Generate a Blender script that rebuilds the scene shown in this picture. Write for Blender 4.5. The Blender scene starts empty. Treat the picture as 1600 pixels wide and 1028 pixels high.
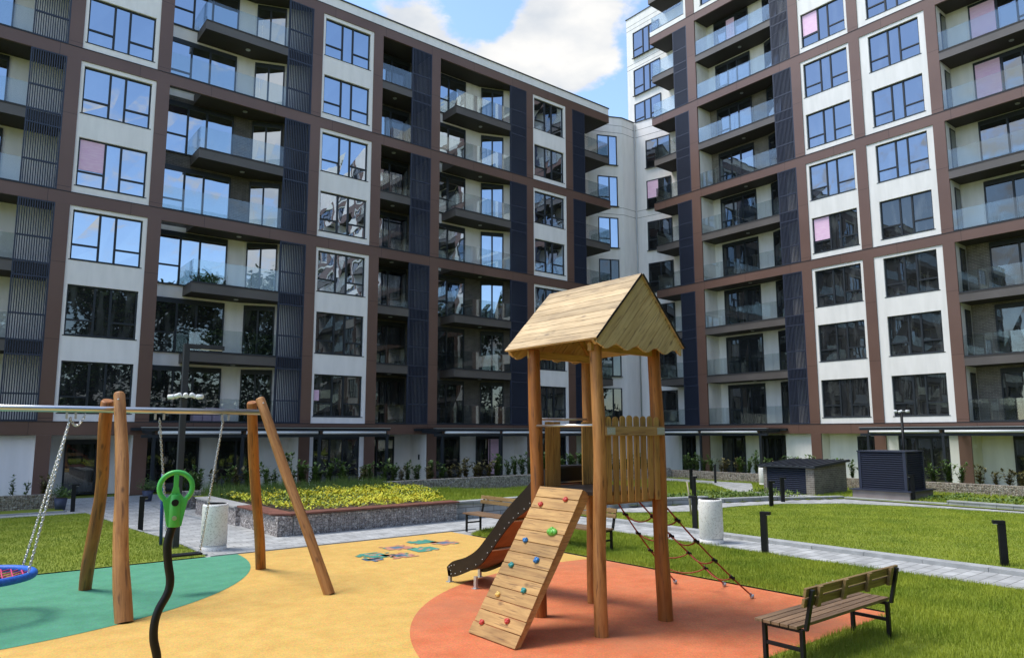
import bpy, math, random
import numpy as np
from mathutils import Vector, Matrix
random.seed(7)
SC = bpy.context.scene
COL = SC.collection
PI = math.pi
R = math.radians

# ---------------------------------------------------------------- camera
CAMF, CAMCY, YAW, PITCH, ROLL = 1113.73, 533.13, R(51.1408), R(7.3823), R(-0.1124)
cd = bpy.data.cameras.new('camera')
cam = bpy.data.objects.new('camera', cd); COL.objects.link(cam)
F = Vector((math.cos(YAW)*math.cos(PITCH), math.sin(YAW)*math.cos(PITCH), math.sin(PITCH)))
Rt = Vector((math.sin(YAW), -math.cos(YAW), 0)); Up = Rt.cross(F)
R2 = Rt*math.cos(ROLL)+Up*math.sin(ROLL); U2 = -Rt*math.sin(ROLL)+Up*math.cos(ROLL)
cam.matrix_world = Matrix(((R2.x, U2.x, -F.x, 0), (R2.y, U2.y, -F.y, 0), (R2.z, U2.z, -F.z, 2.4), (0, 0, 0, 1)))
cd.sensor_fit = 'HORIZONTAL'; cd.sensor_width = 36
cd.lens = 36*CAMF/1600
cd.shift_y = (CAMCY-514)/1600
cd.clip_start = 0.05; cd.clip_end = 3000
SC.camera = cam

# ---------------------------------------------------------------- sky and sun
SUN_EL, SUN_AZ = R(60), R(140)       # azimuth measured from +x towards +y
w = bpy.data.worlds.new('World'); SC.world = w; w.use_nodes = True
nt = w.node_tree; N = nt.nodes; L = nt.links
N.clear()
out = N.new('ShaderNodeOutputWorld')
sky = N.new('ShaderNodeTexSky'); sky.sky_type = 'NISHITA'; sky.sun_disc = False
sky.sun_elevation = SUN_EL; sky.sun_rotation = PI/2-SUN_AZ
sky.air_density = 1.0; sky.dust_density = 0.4; sky.ozone_density = 2.0
bgs = N.new('ShaderNodeBackground'); bgs.inputs[1].default_value = 0.14
L.new(sky.outputs[0], bgs.inputs[0])
bgc = N.new('ShaderNodeBackground')
tc = N.new('ShaderNodeTexCoord')
mp = N.new('ShaderNodeMapping'); mp.inputs['Scale'].default_value = (1, 1, 2.0); mp.inputs['Location'].default_value = (3.1, 0.45, 1.7)
L.new(tc.outputs['Generated'], mp.inputs[0])
n1 = N.new('ShaderNodeTexNoise'); n1.inputs['Scale'].default_value = 2.1; n1.inputs['Detail'].default_value = 10; n1.inputs['Roughness'].default_value = 0.55
L.new(mp.outputs[0], n1.inputs['Vector'])
def vdist(c, rad, amp, prev):
    """adds a soft bump of cloud round a direction"""
    d = N.new('ShaderNodeVectorMath'); d.operation = 'DISTANCE'; d.inputs[1].default_value = c
    L.new(tc.outputs['Generated'], d.inputs[0])
    m = N.new('ShaderNodeMapRange'); m.interpolation_type = 'SMOOTHSTEP'
    m.inputs['From Min'].default_value = 0; m.inputs['From Max'].default_value = rad
    m.inputs['To Min'].default_value = amp; m.inputs['To Max'].default_value = 0
    L.new(d.outputs['Value'], m.inputs[0])
    a = N.new('ShaderNodeMath'); a.operation = 'ADD'
    L.new(prev, a.inputs[0]); L.new(m.outputs[0], a.inputs[1])
    return a.outputs[0]
def pdir(x, y):
    v = F*CAMF + R2*(x-800) - U2*(y-CAMCY); v.normalize(); return tuple(v)
n1b = N.new('ShaderNodeTexNoise'); n1b.inputs['Scale'].default_value = 13; n1b.inputs['Detail'].default_value = 9; n1b.inputs['Roughness'].default_value = .62
L.new(mp.outputs[0], n1b.inputs['Vector'])
mm = N.new('ShaderNodeMath'); mm.operation = 'MULTIPLY_ADD'; mm.inputs[1].default_value = .55; mm.inputs[2].default_value = -.27
L.new(n1b.outputs['Fac'], mm.inputs[0]); ma = N.new('ShaderNodeMath'); ma.operation = 'ADD'; L.new(mm.outputs[0], ma.inputs[0]); L.new(n1.outputs['Fac'], ma.inputs[1])
s = ma.outputs[0]
for (x, y, rad, amp) in ((860, 60, .13, .26), (930, 20, .12, .2), (700, 75, .09, .22), (640, 35, .06, .20), (600, 10, .04, .14),
                         (965, 190, .10, -.30), (760, 20, .06, -.16), (600, -20, .07, -.1), (540, -60, .1, -.2), (740, -30, .10, -.25), (930, 120, .07, .12)):
    s = vdist(pdir(x, y), rad, amp, s)
cr = N.new('ShaderNodeMapRange'); cr.interpolation_type = 'SMOOTHSTEP'
cr.inputs['From Min'].default_value = 0.50; cr.inputs['From Max'].default_value = 0.64
L.new(s, cr.inputs[0])
cs = N.new('ShaderNodeTexNoise'); cs.inputs['Scale'].default_value = 6.5; cs.inputs['Detail'].default_value = 8
L.new(mp.outputs[0], cs.inputs['Vector'])
ccr = N.new('ShaderNodeValToRGB')
ccr.color_ramp.elements[0].position = 0.36; ccr.color_ramp.elements[0].color = (.60, .65, .72, 1)
ccr.color_ramp.elements[1].position = 0.60; ccr.color_ramp.elements[1].color = (.92, .91, .89, 1)
L.new(cs.outputs['Fac'], ccr.inputs[0]); L.new(ccr.outputs[0], bgc.inputs[0])
bgc.inputs[1].default_value = 0.47
mx = N.new('ShaderNodeMixShader')
L.new(cr.outputs[0], mx.inputs[0]); L.new(bgs.outputs[0], mx.inputs[1]); L.new(bgc.outputs[0], mx.inputs[2])
L.new(mx.outputs[0], out.inputs[0])

sl = bpy.data.lights.new('sun', 'SUN'); sun = bpy.data.objects.new('sun', sl); COL.objects.link(sun)
sl.energy = 1.6; sl.angle = R(24); sl.color = (1, .95, .87)
sd = Vector((math.cos(SUN_AZ)*math.cos(SUN_EL), math.sin(SUN_AZ)*math.cos(SUN_EL), math.sin(SUN_EL)))
sun.rotation_euler = sd.to_track_quat('Z', 'Y').to_euler()
SC.view_settings.view_transform = 'Standard'; SC.view_settings.look = 'None'
SC.view_settings.exposure = 1.25; SC.view_settings.gamma = 1
SC.cycles.max_bounces = 6; SC.cycles.transparent_max_bounces = 16

# ---------------------------------------------------------------- materials
MATS = {}
def nmat(name):
    m = bpy.data.materials.new(name); m.use_nodes = True
    MATS[name] = m
    return m, m.node_tree.nodes, m.node_tree.links, m.node_tree.nodes['Principled BSDF']
def rgb(c): return (c[0], c[1], c[2], 1)
def mat(name, c, c2=None, rough=.6, metal=0, scale=8, detail=4, bump=0, bscale=None, spec=.5, stretch=None, coord='Object', lo=.35, hi=.65):
    m, n, l, b = nmat(name)
    b.inputs['Base Color'].default_value = rgb(c); b.inputs['Roughness'].default_value = rough
    b.inputs['Metallic'].default_value = metal; b.inputs['Specular IOR Level'].default_value = spec
    if c2 or bump:
        t = n.new('ShaderNodeTexCoord'); mp = n.new('ShaderNodeMapping')
        if stretch: mp.inputs['Scale'].default_value = stretch
        l.new(t.outputs[coord], mp.inputs[0])
    if c2:
        x = n.new('ShaderNodeTexNoise'); x.inputs['Scale'].default_value = scale; x.inputs['Detail'].default_value = detail
        l.new(mp.outputs[0], x.inputs['Vector'])
        r = n.new('ShaderNodeValToRGB'); r.color_ramp.elements[0].position = lo; r.color_ramp.elements[1].position = hi
        r.color_ramp.elements[0].color = rgb(c); r.color_ramp.elements[1].color = rgb(c2)
        l.new(x.outputs['Fac'], r.inputs[0]); l.new(r.outputs[0], b.inputs['Base Color'])
    if bump:
        y = n.new('ShaderNodeTexNoise'); y.inputs['Scale'].default_value = bscale or scale; y.inputs['Detail'].default_value = 6
        l.new(mp.outputs[0], y.inputs['Vector'])
        bp = n.new('ShaderNodeBump'); bp.inputs['Strength'].default_value = min(1, bump); bp.inputs['Distance'].default_value = .01
        l.new(y.outputs['Fac'], bp.inputs['Height']); l.new(bp.outputs[0], b.inputs['Normal'])
    return m

mat('white_plaster', (.77, .75, .72), (.85, .825, .795), rough=.9, scale=2, stretch=(1.6, 1.6, .3), bump=.25, bscale=60)
mat('white_plaster_lifted', (.84, .80, .79), (.91, .865, .855), rough=.9, scale=2, stretch=(1.6, 1.6, .3), bump=.25, bscale=60)  # same plaster, colour lightened to make up for weak light on shaded walls
mat('brown_panel', (.140, .073, .053), (.165, .089, .066), rough=.42, scale=.35, spec=.55)
def joints():
    m = MATS['brown_panel']; n, l = m.node_tree.nodes, m.node_tree.links; b = n['Principled BSDF']
    src = b.inputs['Base Color'].links[0].from_socket
    t = n.new('ShaderNodeTexCoord'); sp = n.new('ShaderNodeSeparateXYZ'); l.new(t.outputs['Object'], sp.inputs[0])
    ad = n.new('ShaderNodeMath'); ad.operation = 'ADD'; l.new(sp.outputs[0], ad.inputs[0]); l.new(sp.outputs[1], ad.inputs[1])
    cb = n.new('ShaderNodeCombineXYZ'); l.new(ad.outputs[0], cb.inputs[0]); l.new(sp.outputs[2], cb.inputs[1])
    k = n.new('ShaderNodeTexBrick'); k.offset = 0; k.inputs['Scale'].default_value = 1; k.inputs['Brick Width'].default_value = 2.9; k.inputs['Row Height'].default_value = 3.02
    k.inputs['Mortar Size'].default_value = .012; k.inputs['Color1'].default_value = (1, 1, 1, 1); k.inputs['Color2'].default_value = (.93, .93, .93, 1); k.inputs['Mortar'].default_value = (.4, .4, .4, 1)
    l.new(cb.outputs[0], k.inputs['Vector'])
    x = n.new('ShaderNodeMix'); x.data_type = 'RGBA'; x.blend_type = 'MULTIPLY'; x.inputs[0].default_value = 1
    l.new(src, x.inputs[6]); l.new(k.outputs['Color'], x.inputs[7]); l.new(x.outputs[2], b.inputs['Base Color'])
joints()
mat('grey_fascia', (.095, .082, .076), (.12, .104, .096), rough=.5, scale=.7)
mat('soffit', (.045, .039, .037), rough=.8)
mat('anthracite', (.022, .027, .034), rough=.45, spec=.35)
mat('louvre_blue', (.024, .031, .058), rough=.45)
mat('black_metal', (.007, .0075, .0085), rough=.5, spec=.3)
mat('lamp_grey', (.028, .033, .042), rough=.5)
mat('roof_metal', (.03, .035, .045), rough=.4)
mat('pink_film', (.80, .50, .70), (.86, .60, .76), rough=.6, scale=3, stretch=(1, 1, 6))
mat('pink_pack', (.66, .48, .66), rough=.6)
mat('steel', (.62, .63, .64), rough=.28, metal=.9)
mat('galvanised', (.5, .52, .53), rough=.45, metal=.6)
mat('awning_white', (.75, .76, .76), rough=.6)
mat('blue_paint', (.015, .06, .22), rough=.4)
mat('blue_rope', (.008, .10, .50), (.015, .15, .62), rough=.55, scale=40, bump=.5, stretch=(1, 1, 1))
mat('pink_rope', (.62, .05, .17), rough=.7)
mat('red_rope', (.28, .035, .022), (.36, .07, .03), rough=.7, scale=60)
mat('green_plastic', (.07, .46, .085), (.09, .52, .10), rough=.38, scale=5)
mat('hold_red', (.55, .06, .045), rough=.4); mat('hold_blue', (.02, .16, .42), rough=.4)
mat('hold_teal', (.02, .25, .24), rough=.4); mat('hold_green', (.12, .42, .05), rough=.4); mat('hold_yellow', (.72, .48, .12), rough=.4)
mat('slide_side', (.016, .011, .009), (.022, .016, .013), rough=.5, scale=3, spec=.25)
mat('slide_under', (.22, .095, .030), (.30, .135, .045), rough=.55, scale=5)
mat('concrete', (.36, .355, .34), (.43, .425, .41), rough=.9, scale=3, bump=.3, bscale=40)
mat('plinth_concrete', (.24, .20, .19), (.29, .25, .235), rough=.9, scale=2)
mat('kerb_stone', (.30, .31, .31), (.39, .40, .395), rough=.9, scale=4, bump=.2, bscale=50)
mat('soil', (.07, .05, .035), (.12, .09, .06), rough=1, scale=12, bump=.6, bscale=30)
mat('leaf', (.05, .11, .018), (.12, .20, .04), rough=.45, scale=5)
mat('leaf_bronze', (.10, .09, .02), (.16, .14, .04), rough=.5, scale=5)
mat('twig', (.10, .07, .045), rough=.9)
mat('bark', (.09, .065, .045), (.14, .11, .08), rough=.95, scale=9, bump=.6)
mat('tree_leaf', (.018, .05, .009), (.055, .11, .02), rough=.6, scale=.6)
mat('ground_leaf', (.07, .14, .02), (.16, .22, .03), rough=.6, scale=3)
mat('flower_yellow', (.72, .60, .03), (.50, .56, .04), rough=.7, scale=4)
mat('grass_blade', (.18, .26, .014), (.37, .42, .036), rough=.6, scale=1.1, detail=8, lo=.3, hi=.7)
mat('wild_grass', (.06, .12, .02), (.13, .19, .035), rough=.7, scale=2.5)
mat('weed_leaf', (.22, .28, .16), (.32, .38, .26), rough=.7, scale=9)
mat('pale_stake', (.45, .38, .28), rough=.9)
mat('pot_blue', (.05, .06, .11), rough=.5)
mat('door_panel', (.045, .045, .05), rough=.5)
mat('curtain', (.30, .29, .27), rough=.9)

def lawn_mat():
    m, n, l, b = nmat('lawn'); b.inputs['Roughness'].default_value = .9
    t = n.new('ShaderNodeTexCoord')
    a = n.new('ShaderNodeTexNoise'); a.inputs['Scale'].default_value = 0.9; a.inputs['Detail'].default_value = 8
    c = n.new('ShaderNodeTexNoise'); c.inputs['Scale'].default_value = 45; c.inputs['Detail'].default_value = 4
    for x in (a, c): l.new(t.outputs['Object'], x.inputs['Vector'])
    r = n.new('ShaderNodeValToRGB')
    r.color_ramp.elements[0].position = .3; r.color_ramp.elements[0].color = (.135, .185, .012, 1)
    r.color_ramp.elements[1].position = .72; r.color_ramp.elements[1].color = (.28, .32, .028, 1)
    mi = n.new('ShaderNodeMath'); mi.operation = 'MULTIPLY_ADD'; mi.inputs[1].default_value = .5
    l.new(c.outputs['Fac'], mi.inputs[0])
    h = n.new('ShaderNodeMath'); h.operation = 'MULTIPLY'; h.inputs[1].default_value = .5
    l.new(a.outputs['Fac'], h.inputs[0]); l.new(h.outputs[0], mi.inputs[2])
    l.new(mi.outputs[0], r.inputs[0]); l.new(r.outputs[0], b.inputs['Base Color'])
    bp = n.new('ShaderNodeBump'); bp.inputs['Strength'].default_value = .8; bp.inputs['Distance'].default_value = .03
    l.new(c.outputs['Fac'], bp.inputs['Height']); l.new(bp.outputs[0], b.inputs['Normal'])
lawn_mat()

def rubber(name, c, c2, stain=None):
    m, n, l, b = nmat(name); b.inputs['Roughness'].default_value = .85
    t = n.new('ShaderNodeTexCoord')
    a = n.new('ShaderNodeTexNoise'); a.inputs['Scale'].default_value = 3.2; a.inputs['Detail'].default_value = 12; a.inputs['Roughness'].default_value = .6
    g = n.new('ShaderNodeTexVoronoi'); g.inputs['Scale'].default_value = 70
    for x in (a, g): l.new(t.outputs['Object'], x.inputs['Vector'])
    r = n.new('ShaderNodeValToRGB'); r.color_ramp.elements[0].position = .34; r.color_ramp.elements[1].position = .66
    r.color_ramp.elements[0].color = rgb(c); r.color_ramp.elements[1].color = rgb(c2)
    l.new(a.outputs['Fac'], r.inputs[0])
    mxx = n.new('ShaderNodeMix'); mxx.data_type = 'RGBA'; mxx.blend_type = 'MULTIPLY'; mxx.inputs[0].default_value = .3
    l.new(r.outputs[0], mxx.inputs[6]); l.new(g.outputs['Color'], mxx.inputs[7])
    fin = mxx.outputs[2]
    # scuffed, dusty patches
    du = n.new('ShaderNodeTexNoise'); du.inputs['Scale'].default_value = .55; du.inputs['Detail'].default_value = 9; du.inputs['Roughness'].default_value = .68
    l.new(t.outputs['Object'], du.inputs['Vector'])
    dr = n.new('ShaderNodeMapRange'); dr.interpolation_type = 'SMOOTHSTEP'; dr.inputs['From Min'].default_value = .47; dr.inputs['From Max'].default_value = .68; dr.inputs['To Max'].default_value = .55 if stain else .34
    l.new(du.outputs['Fac'], dr.inputs[0])
    m2 = n.new('ShaderNodeMix'); m2.data_type = 'RGBA'; m2.inputs[7].default_value = rgb(stain or [x*.72 for x in c])
    l.new(dr.outputs[0], m2.inputs[0]); l.new(fin, m2.inputs[6]); l.new(m2.outputs[2], b.inputs['Base Color'])
    bp = n.new('ShaderNodeBump'); bp.inputs['Strength'].default_value = .35; bp.inputs['Distance'].default_value = .004
    l.new(g.outputs['Distance'], bp.inputs['Height']); l.new(bp.outputs[0], b.inputs['Normal'])
rubber('rubber_yellow', (.68, .40, .090), (.78, .49, .125))
rubber('rubber_green', (.070, .30, .17), (.10, .36, .22))
rubber('rubber_orange', (.64, .165, .055), (.74, .22, .085), (.42, .16, .075))
rubber('rubber_teal', (.05, .26, .19), (.09, .34, .25))
rubber('rubber_red', (.50, .20, .13), (.58, .28, .19))
rubber('rubber_navy', (.08, .14, .22), (.12, .2, .28))

def wood(name, c, c2, dark, axis=(9, 9, .7), rough=.55, rot=None, vary=True):
    m, n, l, b = nmat(name); b.inputs['Roughness'].default_value = rough
    t = n.new('ShaderNodeTexCoord'); mp = n.new('ShaderNodeMapping'); mp.inputs['Scale'].default_value = axis
    oi = n.new('ShaderNodeObjectInfo'); ad = n.new('ShaderNodeVectorMath'); ad.operation = 'ADD'
    ge = n.new('ShaderNodeNewGeometry'); sm_ = n.new('ShaderNodeMath'); sm_.operation = 'MULTIPLY_ADD'; sm_.inputs[1].default_value = 7 if vary else 0
    l.new(ge.outputs['Random Per Island'], sm_.inputs[0]); l.new(oi.outputs['Random'], sm_.inputs[2])
    l.new(t.outputs['Object'], ad.inputs[0]); l.new(sm_.outputs[0], ad.inputs[1])
    src = ad.outputs[0]
    if rot is not None:
        rm = n.new('ShaderNodeMapping'); rm.inputs['Rotation'].default_value = (0, -rot, 0); l.new(src, rm.inputs[0]); src = rm.outputs[0]
    l.new(src, mp.inputs[0])
    a = n.new('ShaderNodeTexNoise'); a.inputs['Scale'].default_value = 2.2; a.inputs['Detail'].default_value = 9; a.inputs['Roughness'].default_value = .65; a.inputs['Distortion'].default_value = .6
    l.new(mp.outputs[0], a.inputs['Vector'])
    r = n.new('ShaderNodeValToRGB'); r.color_ramp.elements[0].position = .33; r.color_ramp.elements[1].position = .62
    r.color_ramp.elements[0].color = rgb(c); r.color_ramp.elements[1].color = rgb(c2)
    l.new(a.outputs['Fac'], r.inputs[0])
    # knots
    v = n.new('ShaderNodeTexVoronoi'); v.inputs['Scale'].default_value = 5.2
    wv = n.new('ShaderNodeMapping'); wv.inputs['Scale'].default_value = [1.0 if q > 2 else .45 for q in axis]
    l.new(src, wv.inputs[0]); l.new(wv.outputs[0], v.inputs['Vector'])
    vr = n.new('ShaderNodeMapRange'); vr.inputs['From Min'].default_value = .05; vr.inputs['From Max'].default_value = .15; vr.inputs['To Min'].default_value = .8; vr.inputs['To Max'].default_value = 0
    l.new(v.outputs['Distance'], vr.inputs[0])
    # drying cracks along the grain
    ck = n.new('ShaderNodeTexNoise'); ck.inputs['Scale'].default_value = 5; ck.inputs['Detail'].default_value = 4; ck.inputs['Distortion'].default_value = .3
    l.new(mp.outputs[0], ck.inputs['Vector'])
    cv = n.new('ShaderNodeMapRange'); cv.inputs['From Min'].default_value = .33; cv.inputs['From Max'].default_value = .42; cv.inputs['To Min'].default_value = .7; cv.inputs['To Max'].default_value = 0
    l.new(ck.outputs['Fac'], cv.inputs[0])
    mxf = n.new('ShaderNodeMath'); mxf.operation = 'MAXIMUM'; l.new(vr.outputs[0], mxf.inputs[0]); l.new(cv.outputs[0], mxf.inputs[1])
    mxx = n.new('ShaderNodeMix'); mxx.data_type = 'RGBA'; mxx.inputs[7].default_value = rgb(dark)
    l.new(mxf.outputs[0], mxx.inputs[0]); l.new(r.outputs[0], mxx.inputs[6])
    bv = n.new('ShaderNodeMapRange'); bv.inputs['To Min'].default_value = .76 if vary else 1; bv.inputs['To Max'].default_value = 1.12 if vary else 1; l.new(ge.outputs['Random Per Island'], bv.inputs[0])
    wn = n.new('ShaderNodeTexNoise'); wn.inputs['Scale'].default_value = 1.7; wn.inputs['Detail'].default_value = 5; l.new(src, wn.inputs['Vector'])
    wr_ = n.new('ShaderNodeMapRange'); wr_.inputs['From Min'].default_value = .3; wr_.inputs['From Max'].default_value = .7; wr_.inputs['To Min'].default_value = .8; wr_.inputs['To Max'].default_value = 1.12; l.new(wn.outputs['Fac'], wr_.inputs[0])
    pm = n.new('ShaderNodeMath'); pm.operation = 'MULTIPLY'; l.new(bv.outputs[0], pm.inputs[0]); l.new(wr_.outputs[0], pm.inputs[1])
    vs_ = n.new('ShaderNodeVectorMath'); vs_.operation = 'SCALE'; l.new(mxx.outputs[2], vs_.inputs[0]); l.new(pm.outputs[0], vs_.inputs['Scale']); l.new(vs_.outputs[0], b.inputs['Base Color'])
    bp = n.new('ShaderNodeBump'); bp.inputs['Strength'].default_value = .4; bp.inputs['Distance'].default_value = .006
    l.new(a.outputs['Fac'], bp.inputs['Height']); l.new(bp.outputs[0], b.inputs['Normal'])
wood('log', (.30, .115, .024), (.52, .25, .075), (.12, .05, .015), (7, 7, .6))
wood('log_dark', (.26, .080, .014), (.42, .16, .032), (.09, .035, .01), (7, 7, .6))
wood('plank_y', (.33, .175, .058), (.52, .31, .11), (.15, .075, .03), (9, .6, 9), .65)
wood('plank_x', (.35, .19, .07), (.52, .33, .13), (.15, .09, .04), (.6, 9, 9), .65)
wood('roof_plank', (.42, .285, .14), (.62, .455, .255), (.22, .15, .09), (9, .6, 9), .65)
wood('gable_plank', (.46, .30, .13), (.64, .46, .24), (.20, .13, .07), (.6, 9, 9), .65, rot=R(-46.5), vary=False)
wood('plank_z', (.34, .165, .032), (.56, .31, .085), (.14, .06, .02), (9, 9, .6), .6)
wood('bench_wood', (.15, .085, .045), (.25, .155, .085), (.10, .05, .02), (.6, 9, 9), .5)
wood('bench_back', (.18, .11, .04), (.29, .19, .075), (.13, .06, .02), (.6, 9, 9), .5)
wood('red_board', (.16, .055, .035), (.24, .09, .06), (.09, .03, .02), (2, 2, 2), .6)

def glass_mat(name, refl, tint, dark, wob=.012):
    m = bpy.data.materials.new(name); m.use_nodes = True; MATS[name] = m
    n, l = m.node_tree.nodes, m.node_tree.links; n.clear()
    o = n.new('ShaderNodeOutputMaterial')
    d = n.new('ShaderNodeBsdfDiffuse'); g = n.new('ShaderNodeBsdfGlossy'); g.inputs['Roughness'].default_value = .012
    g.inputs['Color'].default_value = rgb(tint)
    t = n.new('ShaderNodeTexCoord'); oi = n.new('ShaderNodeObjectInfo')
    off = n.new('ShaderNodeVectorMath'); off.operation = 'ADD'
    sc_ = n.new('ShaderNodeMath'); sc_.operation = 'MULTIPLY'; sc_.inputs[1].default_value = 37
    l.new(oi.outputs['Random'], sc_.inputs[0]); l.new(t.outputs['Object'], off.inputs[0]); l.new(sc_.outputs[0], off.inputs[1])
    w_ = n.new('ShaderNodeTexNoise'); w_.inputs['Scale'].default_value = .9; w_.inputs['Detail'].default_value = 1.5
    l.new(off.outputs[0], w_.inputs['Vector'])
    bp = n.new('ShaderNodeBump'); bp.inputs['Strength'].default_value = .5; bp.inputs['Distance'].default_value = wob
    l.new(w_.outputs['Fac'], bp.inputs['Height']); l.new(bp.outputs[0], g.inputs['Normal'])
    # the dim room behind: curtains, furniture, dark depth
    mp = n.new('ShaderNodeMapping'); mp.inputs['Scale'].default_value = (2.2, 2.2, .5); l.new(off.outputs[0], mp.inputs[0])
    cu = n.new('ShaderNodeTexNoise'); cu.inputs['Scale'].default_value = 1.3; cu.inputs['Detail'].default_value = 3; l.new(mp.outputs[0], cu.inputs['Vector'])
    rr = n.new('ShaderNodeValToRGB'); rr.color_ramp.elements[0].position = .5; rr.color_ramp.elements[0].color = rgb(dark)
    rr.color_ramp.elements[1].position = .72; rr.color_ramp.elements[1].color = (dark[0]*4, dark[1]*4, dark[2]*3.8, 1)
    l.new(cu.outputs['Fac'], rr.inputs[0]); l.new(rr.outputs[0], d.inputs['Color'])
    fr = n.new('ShaderNodeFresnel'); fr.inputs['IOR'].default_value = 1.5
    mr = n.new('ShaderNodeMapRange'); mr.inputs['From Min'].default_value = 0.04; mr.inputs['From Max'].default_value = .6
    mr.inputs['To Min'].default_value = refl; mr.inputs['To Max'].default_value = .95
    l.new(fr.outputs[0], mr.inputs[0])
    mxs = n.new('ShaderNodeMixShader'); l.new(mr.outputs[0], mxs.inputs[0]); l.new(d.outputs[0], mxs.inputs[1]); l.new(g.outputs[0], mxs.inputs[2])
    l.new(mxs.outputs[0], o.inputs[0])
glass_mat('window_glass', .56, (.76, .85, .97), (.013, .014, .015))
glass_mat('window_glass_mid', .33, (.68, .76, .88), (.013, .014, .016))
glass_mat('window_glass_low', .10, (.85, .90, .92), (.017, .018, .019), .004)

def rail_glass():
    m = bpy.data.materials.new('rail_glass'); m.use_nodes = True; MATS['rail_glass'] = m
    n, l = m.node_tree.nodes, m.node_tree.links; n.clear()
    o = n.new('ShaderNodeOutputMaterial')
    t = n.new('ShaderNodeBsdfTransparent'); t.inputs[0].default_value = (.87, .905, .895, 1)
    g = n.new('ShaderNodeBsdfGlossy'); g.inputs['Roughness'].default_value = .01; g.inputs['Color'].default_value = (.85, .86, .86, 1)
    fr = n.new('ShaderNodeFresnel'); fr.inputs['IOR'].default_value = 1.5
    mr = n.new('ShaderNodeMapRange'); mr.inputs['From Min'].default_value = .04; mr.inputs['From Max'].default_value = .7
    mr.inputs['To Min'].default_value = .07; mr.inputs['To Max'].default_value = .42
    l.new(fr.outputs[0], mr.inputs[0])
    x = n.new('ShaderNodeMixShader'); l.new(mr.outputs[0], x.inputs[0]); l.new(t.outputs[0], x.inputs[1]); l.new(g.outputs[0], x.inputs[2])
    l.new(x.outputs[0], o.inputs[0])
rail_glass()

def brick_mat(name, c1, c2, mortar, scale, bw=.5, rh=.25, rot=None, msize=.02):
    m, n, l, b = nmat(name); b.inputs['Roughness'].default_value = .85
    t = n.new('ShaderNodeTexCoord'); geo = n.new('ShaderNodeNewGeometry')
    # box-like mapping: u = x+y, v = z
    sp = n.new('ShaderNodeSeparateXYZ'); l.new(t.outputs['Object'], sp.inputs[0])
    cb = n.new('ShaderNodeCombineXYZ')
    if rot == 'flat':
        l.new(sp.outputs[0], cb.inputs[0]); l.new(sp.outputs[1], cb.inputs[1])
    else:
        ad = n.new('ShaderNodeMath'); ad.operation = 'ADD'; l.new(sp.outputs[0], ad.inputs[0]); l.new(sp.outputs[1], ad.inputs[1])
        l.new(ad.outputs[0], cb.inputs[0]); l.new(sp.outputs[2], cb.inputs[1])
    k = n.new('ShaderNodeTexBrick'); k.inputs['Scale'].default_value = scale
    k.inputs['Color1'].default_value = rgb(c1); k.inputs['Color2'].default_value = rgb(c2); k.inputs['Mortar'].default_value = rgb(mortar)
    k.inputs['Mortar Size'].default_value = msize; k.inputs['Brick Width'].default_value = bw; k.inputs['Row Height'].default_value = rh
    l.new(cb.outputs[0], k.inputs['Vector'])
    no = n.new('ShaderNodeTexNoise'); no.inputs['Scale'].default_value = 2.5; no.inputs['Detail'].default_value = 8; l.new(t.outputs['Object'], no.inputs['Vector'])
    mxx = n.new('ShaderNodeMix'); mxx.data_type = 'RGBA'; mxx.blend_type = 'OVERLAY'; mxx.inputs[0].default_value = .55
    l.new(k.outputs['Color'], mxx.inputs[6]); l.new(no.outputs['Fac'], mxx.inputs[7]); l.new(mxx.outputs[2], b.inputs['Base Color'])
    bp = n.new('ShaderNodeBump'); bp.inputs['Strength'].default_value = .6; bp.inputs['Distance'].default_value = .008; bp.invert = True
    l.new(k.outputs['Fac'], bp.inputs['Height']); l.new(bp.outputs[0], b.inputs['Normal'])
brick_mat('pavers', (.46, .465, .455), (.34, .345, .34), (.17, .17, .16), 1.0, .42, .21, 'flat', .008)
brick_mat('brick_grey', (.21, .185, .155), (.15, .13, .11), (.30, .28, .25), 1.0, .25, .075, None, .010)
brick_mat('dark_brick_and_shade', (.12, .105, .095), (.085, .075, .07), (.16, .15, .14), 1.0, .25, .075, None, .010)
brick_mat('block_wall', (.34, .35, .355), (.27, .285, .29), (.15, .15, .15), 1.0, .5, .16, None, .012)

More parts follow.
